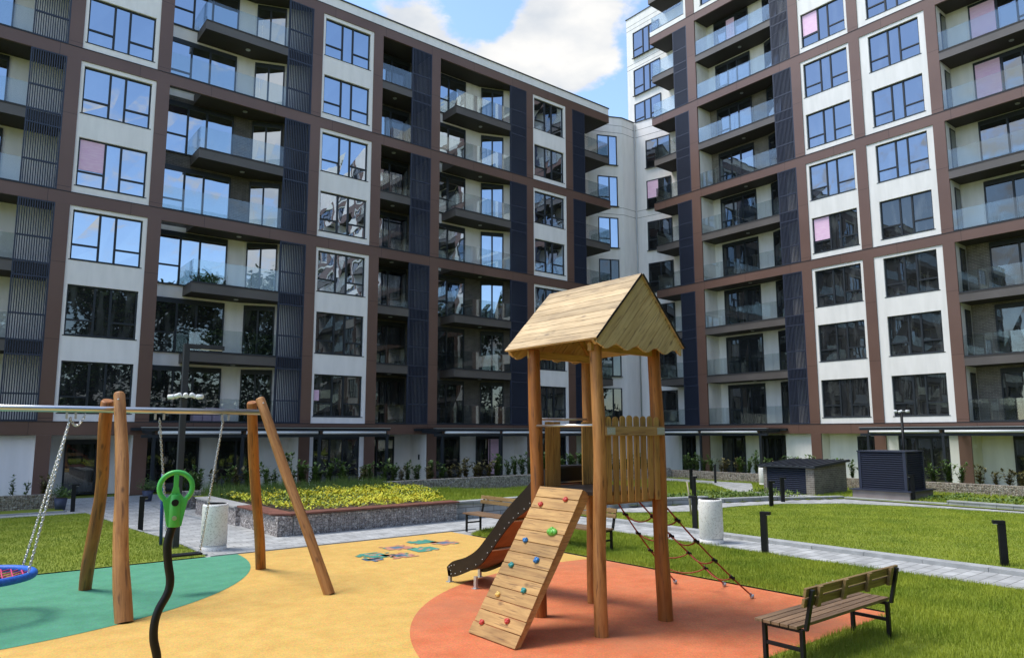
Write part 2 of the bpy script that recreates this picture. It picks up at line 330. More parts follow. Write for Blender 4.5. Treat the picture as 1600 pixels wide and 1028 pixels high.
def stone_mat(name, cols):
    m, n, l, b = nmat(name); b.inputs['Roughness'].default_value = .9
    t = n.new('ShaderNodeTexCoord')
    v = n.new('ShaderNodeTexVoronoi'); v.inputs['Scale'].default_value = 15; l.new(t.outputs['Object'], v.inputs['Vector'])
    e = n.new('ShaderNodeTexVoronoi'); e.feature = 'DISTANCE_TO_EDGE'; e.inputs['Scale'].default_value = 15; l.new(t.outputs['Object'], e.inputs['Vector'])
    sp = n.new('ShaderNodeSeparateColor'); l.new(v.outputs['Color'], sp.inputs[0])
    r = n.new('ShaderNodeValToRGB'); r.color_ramp.interpolation = 'LINEAR'
    els = r.color_ramp.elements
    els[0].position = 0; els[0].color = rgb(cols[0]); els[1].position = 1; els[1].color = rgb(cols[-1])
    for i, c in enumerate(cols[1:-1]):
        x = els.new((i+1)/(len(cols)-1)); x.color = rgb(c)
    l.new(sp.outputs[0], r.inputs[0])
    mr = n.new('ShaderNodeMapRange'); mr.inputs['From Max'].default_value = .09; mr.inputs['To Min'].default_value = .12; l.new(e.outputs['Distance'], mr.inputs[0])
    mxx = n.new('ShaderNodeMix'); mxx.data_type = 'RGBA'; mxx.blend_type = 'MULTIPLY'; mxx.inputs[0].default_value = 1
    l.new(r.outputs[0], mxx.inputs[6]); l.new(mr.outputs[0], mxx.inputs[7]); l.new(mxx.outputs[2], b.inputs['Base Color'])
    bp = n.new('ShaderNodeBump'); bp.inputs['Strength'].default_value = 1; bp.inputs['Distance'].default_value = .04
    l.new(e.outputs['Distance'], bp.inputs['Height']); l.new(bp.outputs[0], b.inputs['Normal'])
stone_mat('gabion_stone', [(.20, .175, .165), (.46, .41, .39), (.28, .25, .24), (.62, .57, .54), (.38, .34, .32)])
stone_mat('gabion_stone_warm', [(.18, .14, .105), (.40, .34, .27), (.26, .21, .16), (.50, .44, .36), (.32, .27, .21)])
def terrazzo():
    m, n, l, b = nmat('terrazzo'); b.inputs['Roughness'].default_value = .8
    t = n.new('ShaderNodeTexCoord'); v = n.new('ShaderNodeTexVoronoi'); v.inputs['Scale'].default_value = 55; l.new(t.outputs['Object'], v.inputs['Vector'])
    sp = n.new('ShaderNodeSeparateColor'); l.new(v.outputs['Color'], sp.inputs[0])
    r = n.new('ShaderNodeValToRGB'); r.color_ramp.elements[0].color = (.56, .53, .48, 1); r.color_ramp.elements[1].color = (.84, .82, .77, 1)
    r.color_ramp.elements[1].position = .3
    l.new(sp.outputs[0], r.inputs[0]); l.new(r.outputs[0], b.inputs['Base Color'])
terrazzo()

# ---------------------------------------------------------------- mesh helpers
class MB:
    def __init__(s, mats):
        s.v = []; s.f = []; s.m = []; s.mats = [mats] if isinstance(mats, str) else list(mats); s.smooth = []
    def add(s, vs, fs, mi=0, sm=False):
        o = len(s.v); s.v += [tuple(v) for v in vs]
        for f in fs: s.f.append([i+o for i in f]); s.m.append(mi); s.smooth.append(sm)
        return s
    def box(s, a, b, mi=0):
        x0, x1 = sorted((a[0], b[0])); y0, y1 = sorted((a[1], b[1])); z0, z1 = sorted((a[2], b[2]))
        return s.add([(x0, y0, z0), (x1, y0, z0), (x1, y1, z0), (x0, y1, z0), (x0, y0, z1), (x1, y0, z1), (x1, y1, z1), (x0, y1, z1)],
              [(0, 3, 2, 1), (4, 5, 6, 7), (0, 1, 5, 4), (1, 2, 6, 5), (2, 3, 7, 6), (3, 0, 4, 7)], mi)
    def obox(s, c, size, mtx, mi=0):
        """oriented box: centre, size, 3x3 matrix"""
        hx, hy, hz = size[0]/2, size[1]/2, size[2]/2
        vs = [Vector(c)+mtx@Vector(p) for p in ((-hx, -hy, -hz), (hx, -hy, -hz), (hx, hy, -hz), (-hx, hy, -hz), (-hx, -hy, hz), (hx, -hy, hz), (hx, hy, hz), (-hx, hy, hz))]
        return s.add(vs, [(0, 3, 2, 1), (4, 5, 6, 7), (0, 1, 5, 4), (1, 2, 6, 5), (2, 3, 7, 6), (3, 0, 4, 7)], mi)
    def prism(s, pts, z0, z1, mi=0):
        """vertical prism of a plan polygon (counter-clockwise)"""
        n = len(pts)
        ar = sum(pts[i][0]*pts[(i+1) % n][1]-pts[(i+1) % n][0]*pts[i][1] for i in range(n))
        if ar < 0: pts = pts[::-1]
        vs = [(x, y, z0) for x, y in pts]+[(x, y, z1) for x, y in pts]
        fs = [tuple(range(n-1, -1, -1)), tuple(range(n, 2*n))]+[(i, (i+1) % n, n+(i+1) % n, n+i) for i in range(n)]
        return s.add(vs, fs, mi)
    def prof(s, pts, a, b, plane, mi=0):
        """prism of a profile extruded along an axis; plane 'yz' extrudes in x from a to b, 'xz' in y"""
        n = len(pts)
        if plane == 'yz': vs = [(a, p, q) for p, q in pts]+[(b, p, q) for p, q in pts]
        else: vs = [(p, a, q) for p, q in pts]+[(p, b, q) for p, q in pts]
        fs = [tuple(range(n-1, -1, -1)), tuple(range(n, 2*n))]+[(i, (i+1) % n, n+(i+1) % n, n+i) for i in range(n)]
        return s.add(vs, fs, mi)
    def tube(s, pts, rad, n=8, mi=0, cap=True, sm=True):
        pts = [Vector(p) for p in pts]; k = len(pts)
        rs = rad if isinstance(rad, (list, tuple)) else [rad]*k
        vs = []; up = None
        for i, p in enumerate(pts):
            d = (pts[min(i+1, k-1)]-pts[max(i-1, 0)]).normalized()
            if up is None: up = Vector((0, 0, 1)) if abs(d.z) < .9 else Vector((1, 0, 0))
            a = d.cross(up).normalized(); b = a.cross(d).normalized(); up = b
            for j in range(n):
                t = 2*PI*j/n; vs.append(p+a*(math.cos(t)*rs[i])+b*(math.sin(t)*rs[i]))
        fs = [(i*n+j, i*n+(j+1) % n, (i+1)*n+(j+1) % n, (i+1)*n+j) for i in range(k-1) for j in range(n)]
        s.add(vs, fs, mi, sm)
        if cap:
            o = len(s.v)-k*n
            s.f.append([o+j for j in range(n-1, -1, -1)]); s.m.append(mi); s.smooth.append(False)
            s.f.append([o+(k-1)*n+j for j in range(n)]); s.m.append(mi); s.smooth.append(False)
        return s
    def ring(s, c, R_, r, mtx=None, n=24, m=8, mi=0, sx=1, sy=1):
        vs = []
        for i in range(n):
            t = 2*PI*i/n
            for j in range(m):
                p = 2*PI*j/m
                v = Vector(((R_+r*math.cos(p))*math.cos(t)*sx, (R_+r*math.cos(p))*math.sin(t)*sy, r*math.sin(p)))
                vs.append(Vector(c)+(mtx@v if mtx else v))
        fs = [(i*m+j, ((i+1) % n)*m+j, ((i+1) % n)*m+(j+1) % m, i*m+(j+1) % m) for i in range(n) for j in range(m)]
        return s.add(vs, fs, mi, True)
    def blob(s, c, r, mtx=None, n=10, m=6, mi=0):
        rx, ry, rz = r if isinstance(r, (tuple, list)) else (r, r, r)
        vs = []
        for i in range(m+1):
            ph = PI*i/m
            for j in range(n):
                t = 2*PI*j/n
                v = Vector((rx*math.sin(ph)*math.cos(t), ry*math.sin(ph)*math.sin(t), rz*math.cos(ph)))
                vs.append(Vector(c)+(mtx@v if mtx else v))
        fs = [(i*n+j, (i+1)*n+j, (i+1)*n+(j+1) % n, i*n+(j+1) % n) for i in range(m) for j in range(n)]
        return s.add(vs, fs, mi, True)
    def mesh(s, name):
        me = bpy.data.meshes.new(name); me.from_pydata(s.v, [], s.f)
        for x in s.mats: me.materials.append(MATS[x])
        me.polygons.foreach_set('material_index', s.m); me.polygons.foreach_set('use_smooth', s.smooth)
        me.update(); return me
    def build(s, name, parent=None, bevel=0):
        o = bpy.data.objects.new(name, s.mesh(name)); COL.objects.link(o)
        if parent: setpar(o, parent)
        if bevel:
            b = o.modifiers.new('bevel', 'BEVEL'); b.width = bevel; b.segments = 2; b.limit_method = 'ANGLE'
        return o
def wm(x):
    b = Matrix.Translation(x.location) @ x.rotation_euler.to_matrix().to_4x4() @ Matrix.Diagonal((*x.scale, 1))
    return b if x.parent is None else wm(x.parent) @ x.matrix_parent_inverse @ b
def setpar(o, p):
    """children keep the scene coordinates their mesh was written in"""
    o.parent = p; o.matrix_parent_inverse = wm(p).inverted()
def tag(o, label=None, cat=None, group=None, kind=None):
    if label: o['label'] = label
    if cat: o['category'] = cat
    if group: o['group'] = group
    if kind: o['kind'] = kind
    return o
def thing(name, label, cat, loc=(0, 0, 0), group=None):
    o = bpy.data.objects.new(name, None); o.empty_display_size = .2; o.location = loc; COL.objects.link(o)
    return tag(o, label, cat, group)
def copy_tree(o, parent=None):
    """a copy of a thing with copies of its parts and sub-parts"""
    kids = list(o.children)
    c = o.copy(); COL.objects.link(c); c.parent = parent
    for ch in kids: copy_tree(ch, c)
    return c
def put(o, loc, rz=0, label=None, scale=1):
    o.location = loc; o.rotation_euler = (0, 0, rz); o.scale = (scale,)*3
    if label: o['label'] = label
    return o
def struct(o): o['kind'] = 'structure'; return o

def sheet(name, pts, z, m, kind='structure', zf=None):
    n = len(pts); ar = sum(pts[i][0]*pts[(i+1) % n][1]-pts[(i+1) % n][0]*pts[i][1] for i in range(n))
    if ar < 0: pts = pts[::-1]
    b = MB(m); b.add([(x, y, z if zf is None else zf(x, y)) for x, y in pts], [tuple(range(n))])
    o = b.build(name); o['kind'] = kind; return o

# ================================================================= SETTING: ground, paths, lawns
def tz(x):                                    # height of the raised lawn
    return .42 if x < 12 else (.42-(x-12)/7*.39 if x < 19 else .03)
gb = MB('lawn'); S_ = 900
gb.add([(-S_, -S_, -.03), (S_, -S_, -.03), (S_, S_, -.03), (-S_, S_, -.03)], [(0, 1, 2, 3)])
struct(gb.build('ground'))
sheet('pavement', [(-16, 2), (32, 2), (32, 31.9), (-16, 31.9)], 0.0, 'pavers')

RX1, RY0, RY1 = 10.12, 4.53, 14.96
sheet('rubber_surface_yellow', [(-9, RY0), (RX1, RY0), (RX1, RY1), (-9, RY1)], .012, 'rubber_yellow')
def arc(cx, cy, r, a0, a1, n=48): return [(cx+r*math.cos(R(a0+(a1-a0)*i/n)), cy+r*math.sin(R(a0+(a1-a0)*i/n))) for i in range(n+1)]
sheet('rubber_surface_green', [(-8.5, RY1), (-8.5, 10.05)]+arc(0, 15, 4.95, 270, 359.5), .016, 'rubber_green')
ocx, ocy, orr = 8.9, 5.3, 4.9
a_end = math.degrees(math.asin((RY0-ocy)/orr)); pts = []
a_r = math.degrees(math.acos((RX1-ocx)/orr))
pts = arc(ocx, ocy, orr, a_r, 180-a_end)      # from the right edge round the far side to the near edge
sheet('rubber_surface_orange', pts+[(RX1, RY0)], .016, 'rubber_orange')
# printed squares of the hopscotch pattern
rug = MB(['rubber_teal', 'rubber_red', 'rubber_navy'])
def sq(x, y, h, mi, z=.02, rot=0.0):
    c, s_ = math.cos(rot), math.sin(rot)
    rug.add([(x+c*a*h-s_*b*h, y+s_*a*h+c*b*h, z) for a, b in ((-1, -1), (1, -1), (1, 1), (-1, 1))], [(0, 1, 2, 3)], mi)
rr_ = random.Random(5)
for (x, y, h, mi) in ((7.02, 13.0, .27, 0), (8.65, 13.95, .25, 0), (8.17, 13.1, .26, 0), (7.83, 13.62, .22, 1), (7.38, 12.72, .24, 1), (8.98, 13.55, .24, 1), (6.80, 12.62, .18, 2)):
    c_ = .082; n_ = 4
    for i in range(-n_, n_+1):
        for j in range(-n_, n_+1):
            d_ = max(abs(i), abs(j))*c_
            if d_ > h+.06 or (d_ > h-.05 and rr_.random() < .5): continue
            col = mi if d_ > .09 else (2 if mi == 1 else mi)
            if rr_.random() < .07: col = (1, 0, 1)[mi]
            sq(x+i*c_, y+j*c_, c_*.5, col)
struct(rug.build('hopscotch_marking'))

LAWN_L = [(-14, 15.0), (4.37, 15.0), (4.38, 17.8), (4.13, 20.1), (3.93, 23.4), (3.80, 25.38), (-14, 25.5)]
LAWN_N1 = [(10.16, 2), (13.1, 2), (13.1, 14.7), (10.9, 14.7), (10.16, 14.2)]
LAWN_N2 = [(-9, -4), (13.1, -4), (13.1, 2), (10.16, 2), (10.16, 4.5), (-9, 4.5)]
LAWN_R = [(14.78, -5), (25.3, -5), (25.3, 7.3), (25.0, 10.3), (24.2, 12.1), (22.6, 13.4), (20.7, 13.95), (18.2, 13.95), (16.9, 14.7), (15.2, 16.5), (14.95, 16.5), (14.9, 12.0)]
for nm, P_ in (('lawn_left', LAWN_L), ('lawn_near_bench', LAWN_N1), ('lawn_foreground', LAWN_N2), ('lawn_right', LAWN_R)):
    sheet(nm, P_, .028, 'lawn')
sheet('lawn_strip', [(-14, 26.55), (3.4, 26.55), (3.4, 27.8), (-14, 27.8)], .028, 'lawn')
# raised lawn with the meadow behind the gabion planter
def grid_sheet(name, x0, x1, y0, y1, nx, ny, m, zf, ok):
    b = MB(m)
    for i in range(nx):
        for j in range(ny):
            xa, xb = x0+(x1-x0)*i/nx, x0+(x1-x0)*(i+1)/nx; ya, yb = y0+(y1-y0)*j/ny, y0+(y1-y0)*(j+1)/ny
            if ok((xa+xb)/2, (ya+yb)/2): b.add([(xa, ya, zf(xa)), (xb, ya, zf(xb)), (xb, yb, zf(xb)), (xa, yb, zf(xa))], [(0, 1, 2, 3)])
    return struct(b.build(name))
WALLP = [(11.6, 17.0), (14.6, 17.0), (18.0, 16.1), (21.0, 15.3), (24.0, 14.35), (26.35, 13.2), (26.5, 9.8), (26.2, 5.0), (26.1, -5)]
def wall_y(x):
    for (a, b), (c, d) in zip(WALLP[:5], WALLP[1:6]):
        if a <= x <= c: return b+(d-b)*(x-a)/(c-a)
    return 17.0 if x < 11.6 else 13.2
def in_terr(x, y):
    if x < 6.7: return False
    if x < 26.3: return y > wall_y(x)-.05
    return True
grid_sheet('raised_lawn', 6.5, 31.2, -5, 24.95, 124, 150, 'lawn', tz, in_terr)
P4 = [(24.6, 14.25), (26.25, 13.35), (26.2, 16.9), (28.4, 18.3), (30.3, 19.6), (30.5, 24.8), (29.0, 24.8), (28.6, 20.6), (26.2, 18.0), (24.9, 16.6)]
sheet('garden_path', P4, .05, 'pavers')
sheet('flower_bed_soil', [(6.95, 17.25), (11.55, 17.25), (11.55, 22.2), (6.95, 22.2)], .44, 'soil')
sheet('planting_bed_soil', [(6.3, 25.3), (31.6, 25.3), (31.6, 26.6), (6.3, 26.6)], .40, 'soil')
sheet('planting_bed_soil_right', [(31.5, -5), (32.6, -5), (32.6, 25.3), (31.5, 25.3)], .32, 'soil')
sheet('planting_bed_soil_left', [(-14, 28.2), (3.3, 28.2), (3.3, 29.3), (-14, 29.3)], .36, 'soil')
def kerb(name, pts, wd, z0, z1, m='kerb_stone'):
    b = MB(m)
    for (a, c) in zip(pts[:-1], pts[1:]):
        a = Vector(a); c = Vector(c); d = (c-a); ln = d.length; d.normalize(); nn = Vector((-d.y, d.x))*wd/2
        k = max(1, int(ln/1.0))
        for i in range(k):
            p = a+d*(ln*i/k+.004); q = a+d*(ln*(i+1)/k-.004)
            b.prism([tuple(p-nn), tuple(q-nn), tuple(q+nn), tuple(p+nn)], z0, z1)
    return struct(b.build(name))
kerb('kerb_right', [(14.62, -4.9), (14.62, 8), (14.7, 12), (14.8, 14.6)], .3, 0, .075)
kerb('kerb_near', [(13.14, -4), (13.14, 14.75)], .07, 0, .04)
kerb('kerb_rubber_far', [(4.45, 15.02), (10.9, 15.02)], .06, 0, .03)
kerb('kerb_left_lawn', [(4.42, 15.2), (4.42, 17.8), (4.17, 20.1), (3.97, 23.4), (3.84, 25.4)], .06, 0, .04)
kerb('kerb_left_far', [(-14, 25.55), (3.85, 25.42)], .07, 0, .045)
kerb('kerb_left_strip', [(-14, 26.5), (3.45, 26.5)], .07, 0, .045)
kerb('kerb_right_far', [(x, y) for x, y in LAWN_R[2:10]], .09, 0, .05)
kerb('kerb_entrance', [(6.2, 20.9), (5.9, 24.6), (6.0, 27.0)], .08, 0, .05)

# ---------------------------------------------------------------- grass blades
def inpoly(px, py, poly):
    c = np.zeros(len(px), bool); n = len(poly); j = n-1
    for i in range(n):
        xi, yi = poly[i]; xj, yj = poly[j]
        t = ((yi > py) != (yj > py)) & (px < (xj-xi)*(py-yi)/(yj-yi+1e-12)+xi)
        c ^= t; j = i
    return c
rng = np.random.default_rng(3)
def blades(name, poly, bb, dens, h0, h1, wd, zf=.028, m='grass_blade', mask=None, lean=.45, patch=True):
    x0, x1, y0, y1 = bb; n = int((x1-x0)*(y1-y0)*dens)
    x = rng.uniform(x0, x1, n); y = rng.uniform(y0, y1, n)
    k = inpoly(x, y, poly)
    if mask is not None: k &= mask(x, y)
    x = x[k]; y = y[k]; n = len(x)
    z = np.full(n, zf) if not callable(zf) else np.array([zf(a) for a in x])
    hh = rng.uniform(h0, h1, n)
    if patch: hh *= .75+.4*(np.sin(x*2.1+np.sin(y*1.7)*1.3)*np.cos(y*1.9+x*.6)+.5*np.sin(x*5.3+y*4.1))*.6+.2
    a = rng.uniform(0, 2*PI, n); b = rng.uniform(0, 2*PI, n); l = rng.uniform(.05, lean, n)*hh
    V = np.empty((n, 3, 3), np.float32)
    V[:, 0] = np.stack([x-np.cos(a)*wd/2, y-np.sin(a)*wd/2, z], 1)
    V[:, 1] = np.stack([x+np.cos(a)*wd/2, y+np.sin(a)*wd/2, z], 1)
    V[:, 2] = np.stack([x+np.cos(b)*l, y+np.sin(b)*l, z+hh], 1)
    me = bpy.data.meshes.new(name); me.vertices.add(3*n); me.loops.add(3*n); me.polygons.add(n)
    me.vertices.foreach_set('co', V.ravel()); me.loops.foreach_set('vertex_index', np.arange(3*n, dtype=np.int32))
    me.polygons.foreach_set('loop_start', np.arange(0, 3*n, 3, dtype=np.int32))
    me.update(); me.validate(); me.materials.append(MATS[m])
    o = bpy.data.objects.new(name, me); COL.objects.link(o); return o
tag(blades('grass', LAWN_N1, (10.1, 13.1, 2, 14.8), 3200, .03, .085, .008), 'lush green grass between the orange rubber surface and the paver path', 'grass', kind='stuff')
tag(blades('grass', LAWN_N2, (5.5, 13.1, .8, 4.6), 3200, .03, .09, .007), 'long green grass under and around the nearest bench', 'grass', kind='stuff')
tag(blades('grass', LAWN_R, (14.8, 25.4, 2, 16.6), 1100, .02, .055, .012), 'mown green lawn grass between the two paver paths on the right', 'grass', kind='stuff')
tag(blades('grass', LAWN_L, (-3, 4.4, 15, 25.5), 900, .02, .055, .012), 'mown green lawn grass behind the swing', 'grass', kind='stuff')
TERR = [(6.95, 17.2), (11.6, 17.2), (14.6, 17.1), (18, 16.2), (21, 15.4), (24, 14.45), (26.3, 13.3), (31, 13.3), (31, 24.9), (6.95, 24.9)]
tag(blades('grass', TERR, (6.9, 31, 13.2, 24.9), 330, .05, .13, .02, zf=tz, mask=lambda x, y: ~inpoly(x, y, P4) & ~((x < 11.6) & (y < 21.5)) & ~((x > 26.3) & (x < 29.5) & (y > 14.4) & (y < 16.9))),
    'green grass on the raised lawn in front of the left building', 'grass', kind='stuff')
tag(blades('grass', [(26.6, -4), (31, -4), (31, 14.4), (26.6, 13.2)], (26.6, 31, 3, 14.4), 300, .04, .11, .02, zf=.08), 'grass strip around the louvred box', 'grass', kind='stuff')
tag(blades('wild_grass', [(6.95, 22.3), (12.5, 22.3), (13.5, 24.9), (6.95, 24.9)], (6.9, 13.5, 22.2, 24.9), 420, .2, .5, .02, zf=.42, m='wild_grass', lean=.3), 'taller wild grass growing behind the yellow flowers', 'grass', kind='stuff')
# ================================================================= leafy stuff helpers
def leaf_cloud(mb, pts, size, mi=0, asp=.45):
    for p in pts:
        a = rng.uniform(0, 2*PI); e = rng.uniform(-.5, 1.0); s = size*rng.uniform(.6, 1.25)
        d = Vector((math.cos(a)*math.cos(e), math.sin(a)*math.cos(e), math.sin(e)))
        t = d.cross(Vector((rng.uniform(-1, 1), rng.uniform(-1, 1), 1.2))).normalized()*s*asp*.5
        p = Vector(p)
        mb.add([p, p+d*s*.5+t, p+d*s, p+d*s*.5-t], [(0, 1, 2, 3)], mi)
fl = MB(['flower_yellow', 'ground_leaf'])
n = 21000
xs = rng.uniform(7.0, 13.2, n); ys = rng.uniform(17.3, 22.8, n)
for x, y in zip(xs, ys):
    hmp = .09+.06*math.sin(x*3.1+math.sin(y*4))*math.cos(y*3.3)+.05*math.sin(x*9)
    yel = (math.sin(x*1.3+.6)+math.cos(y*2.1))*.25+.62
    if y > 21.8: yel = .3
    if x > 11.5 and y < 18.6+(x-11.5)*.9: continue
    leaf_cloud(fl, [(x, y, .44+rng.uniform(.02, .1)+hmp)], .075, 0 if rng.random() < yel+.12 else 1, .6)
tag(fl.build('flowers'), 'bed of bright yellow-green ground cover flowers in the gabion planter', 'flowers', kind='stuff')
gc = MB('ground_leaf')
for i in range(5200):
    x = rng.uniform(17.5, 25.2); y = wall_y(x)+rng.uniform(.25, 1.9)
    leaf_cloud(gc, [(x, y, tz(x)+rng.uniform(.02, .16)+.12*max(0, math.sin(x*2.7+y)))], .10, 0, .55)
tag(gc.build('ground_cover'), 'low leafy ground cover along the stepped block wall', 'ground cover', kind='stuff')
gc = MB('ground_leaf')
for i in range(2200):
    x = rng.uniform(26.8, 28.6); y = rng.uniform(4, 10.8)
    leaf_cloud(gc, [(x, y, .08+rng.uniform(.02, .12)+.08*max(0, math.sin(y*4)))], .10, 0, .55)
tag(gc.build('ground_cover'), 'patchy low ground cover right of the louvred box', 'ground cover', kind='stuff')
# ================================================================= BUILDINGS
FLO = [2.90, 5.90, 8.90, 11.90, 14.92, 17.94, 20.97, 24.0, 27.0, 30.0, 33.0]
BT = .52            # depth of the brown bands
SLT = .42           # depth of the grey balcony edges
class Fr:
    """a facade plane: s runs to the right as seen from the court, d goes into the building"""
    def __init__(f, o, ang): f.o = Vector(o); f.a = ang; f.r = Vector((math.cos(ang), math.sin(ang))); f.n = Vector((-math.sin(ang), math.cos(ang)))
    def P(f, s, d): return f.o+f.r*s+f.n*d
    def box(f, mb, s0, s1, d0, d1, z0, z1, mi=0, bottom=None):
        mb.prism([tuple(f.P(s, d)) for s, d in ((s0, d0), (s1, d0), (s1, d1), (s0, d1))], z0, z1, mi)
        if bottom is not None: mb.m[-6] = bottom
    def poly(f, mb, pts, z0, z1, mi=0, bottom=None):
        mb.prism([tuple(f.P(s, d)) for s, d in pts], z0, z1, mi)
        if bottom is not None: mb.m[-(len(pts)+2)] = bottom
    def place(f, name, me, s, d, z, parent, da=0):
        o = bpy.data.objects.new(name, me); COL.objects.link(o)
        p = f.P(s, d); o.location = (p.x, p.y, z); o.rotation_euler = (0, 0, f.a+da)
        o.parent = parent; o.matrix_parent_inverse = wm(parent).inverted(); return o
FA = Fr((0, 32.07), 0)
FB = Fr((37.10, 0), -PI/2)
FA.g = 'window_glass'; FB.g = 'window_glass_mid'

WMC = {}
def win(w, h, secs=(.38, .24, .38), tr=(1, 0, 1), zt=.31, band=0, g='window_glass', sill=True, seed=0):
    key = (round(w, 2), round(h, 2), secs, tr, zt, band, g, sill, seed)
    if key in WMC: return WMC[key]
    rs = random.Random(repr(key))
    b = MB(['anthracite', g]); t = .06
    b.box((0, -.03, 0), (t, .05, h)); b.box((w-t, -.03, 0), (w, .05, h))
    b.box((t, -.03, h-t-band), (w-t, .05, h)); b.box((t, -.03, 0), (w-t, .05, t))
    x = t; W_ = w-2*t; zz = h-t-band
    for i, (f, q) in enumerate(zip(secs, tr)):
        x1 = x+W_*f
        a0 = x if i == 0 else x+.04; a1 = x1 if i == len(secs)-1 else x1-.04
        if i: b.box((x-.04, -.035, t), (x+.04, .045, zz))
        parts = [(t, h*zt-.03), (h*zt+.03, zz)] if q else [(t, zz)]
        if q: b.box((a0, -.03, h*zt-.035), (a1, .04, h*zt+.035))
        for (p0, p1) in parts:
            e = [rs.uniform(-.007, .007) for _ in range(4)]
            b.add([(a0, .012+e[0], p0), (a1, .012+e[1], p0), (a1, .012+e[2], p1), (a0, .012+e[3], p1)], [(0, 1, 2, 3)], 1)
        x = x1
    if sill: b.box((-.05, -.14, -.035), (w+.05, -.0305, -.001))
    WMC[key] = b.mesh('window'); return WMC[key]
def film(fr, s, d, z, w, h, parent, da=0, name='pink_film', m='pink_film'):
    b = MB(m); b.box((0, -.012, 0), (w, -.004, h))
    return fr.place(name, b.mesh(name), s, d, z, parent, da)

def railing(fr, runs, z, parent, dark=.06, h=1.02, name='glass_railing'):
    """glass balustrade along a list of (s,d) points"""
    b = MB(['rail_glass', 'anthracite'])
    for (a, c) in zip(runs[:-1], runs[1:]):
        A_ = Vector(a); C_ = Vector(c); L_ = (C_-A_).length; k = max(1, round(L_/1.45)); u = (C_-A_)/L_; nn = Vector((-u.y, u.x))
        for i in range(k):
            p = A_+u*(L_*i/k+.008); q = A_+u*(L_*(i+1)/k-.008)
            fr.poly(b, [tuple(p), tuple(q), tuple(q+nn*.014), tuple(p+nn*.014)], z+dark+.001, z+h, 0)
        fr.poly(b, [tuple(A_-nn*.012), tuple(C_-nn*.012), tuple(C_+nn*.03), tuple(A_+nn*.03)], z+.002, z+dark, 1)
    return b.build(name, parent)

LAMP = MB(['galvanised']); LAMP.tube([(0, 0, -.03), (0, 0, 0)], [.10, .11], 12); LAMP_ME = LAMP.mesh('ceiling_lamp')

def louvre_me(w, z0, z1, bars):
    b = MB('louvre_blue')
    b.box((0, -.03, z0), (.05, .05, z1)); b.box((w-.05, -.03, z0), (w, .05, z1))
    b.box((.05, -.03, z1-.05), (w-.05, .05, z1)); b.box((.05, -.03, z0), (w-.05, .05, z0+.05))
    k = int((w-.1)/.078)
    for i in range(k):
        x = .05+(w-.1)*(i+.5)/k; b.box((x-.018, -.02, z0+.05), (x+.018, .045, z1-.05))
    for zb in bars:
        if z0+.2 < zb < z1-.2: b.box((.05, -.028, zb-.03), (w-.05, -.0205, zb+.03)); b.box((.05, .036, zb-.03), (w-.05, .046, zb+.03))
    return b.mesh('louvre_screen')

def wall_win(fr, wallmb, s0, s1, ws, ww, z0, z1, floors, parent, head=2.33, sill=.33, seeds=0, g='window_glass', films={}):
    """white column of recessed windows between two piers"""
    zs = [z0]
    fr.box(wallmb, s0, ws, .045, .4, z0, z1); fr.box(wallmb, ws+ww, s1, .045, .4, z0, z1)
    prev = z0
    for i, Fz in enumerate(floors):
        fr.box(wallmb, ws, ws+ww, .045, .4, prev, Fz+sill)
        hh = head-sill
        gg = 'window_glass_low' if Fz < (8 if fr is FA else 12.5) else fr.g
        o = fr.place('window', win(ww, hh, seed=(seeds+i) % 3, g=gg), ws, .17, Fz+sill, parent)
        if Fz in films:
            for (fx, fz, fw, fh) in films[Fz]: 
                p = film(fr, ws+fx, .17, Fz+sill+fz, fw, fh, o)
        prev = Fz+head
    fr.box(wallmb, ws, ws+ww, .045, .4, prev, z1)

def grid(fr, mb, piers, beams, s0, s1, zt=None):
    """brown bands right across and brown piers between them"""
    for z in beams:
        a, c = (s0, s1) if not isinstance(z, tuple) else z[1:]
        zz = z if not isinstance(z, tuple) else z[0]
        fr.box(mb, a, c, 0, .10, zz-BT, zz-.02, 0)
        fr.box(mb, a-.015, c+.015, -.02, .12, zz-.0195, zz+.004, 1)
    zs = [0]+[z if not isinstance(z, tuple) else z[0] for z in beams]
    for (a, c) in piers:
        for i in range(len(zs)):
            lo = zs[i]+.005 if i else 0
            hi = zs[i+1]-BT-.001 if i+1 < len(zs) else (zt or zs[i])
            if hi > lo+.1: fr.box(mb, a, c, 0, .10, lo, hi, 0)

def slab(fr, parent, pts, z, name='balcony', t=SLT, beam=False, lamp=None):
    b = MB(['grey_fascia', 'soffit'])
    fr.poly(b, pts, z-t, z, 0, 1)
    if not beam:
        p = pts
        fr.box(b, p[0][0]-.01, p[1][0]+(.01 if p[1][0] > p[0][0] else 0), -.015, .02, z+.001, z+.025, 1) if abs(p[0][1]) < .2 else None
    o = b.build(name, parent)
    if lamp: fr.place('ceiling_lamp', LAMP_ME, lamp[0], lamp[1], z-t-.001, o)
    return o

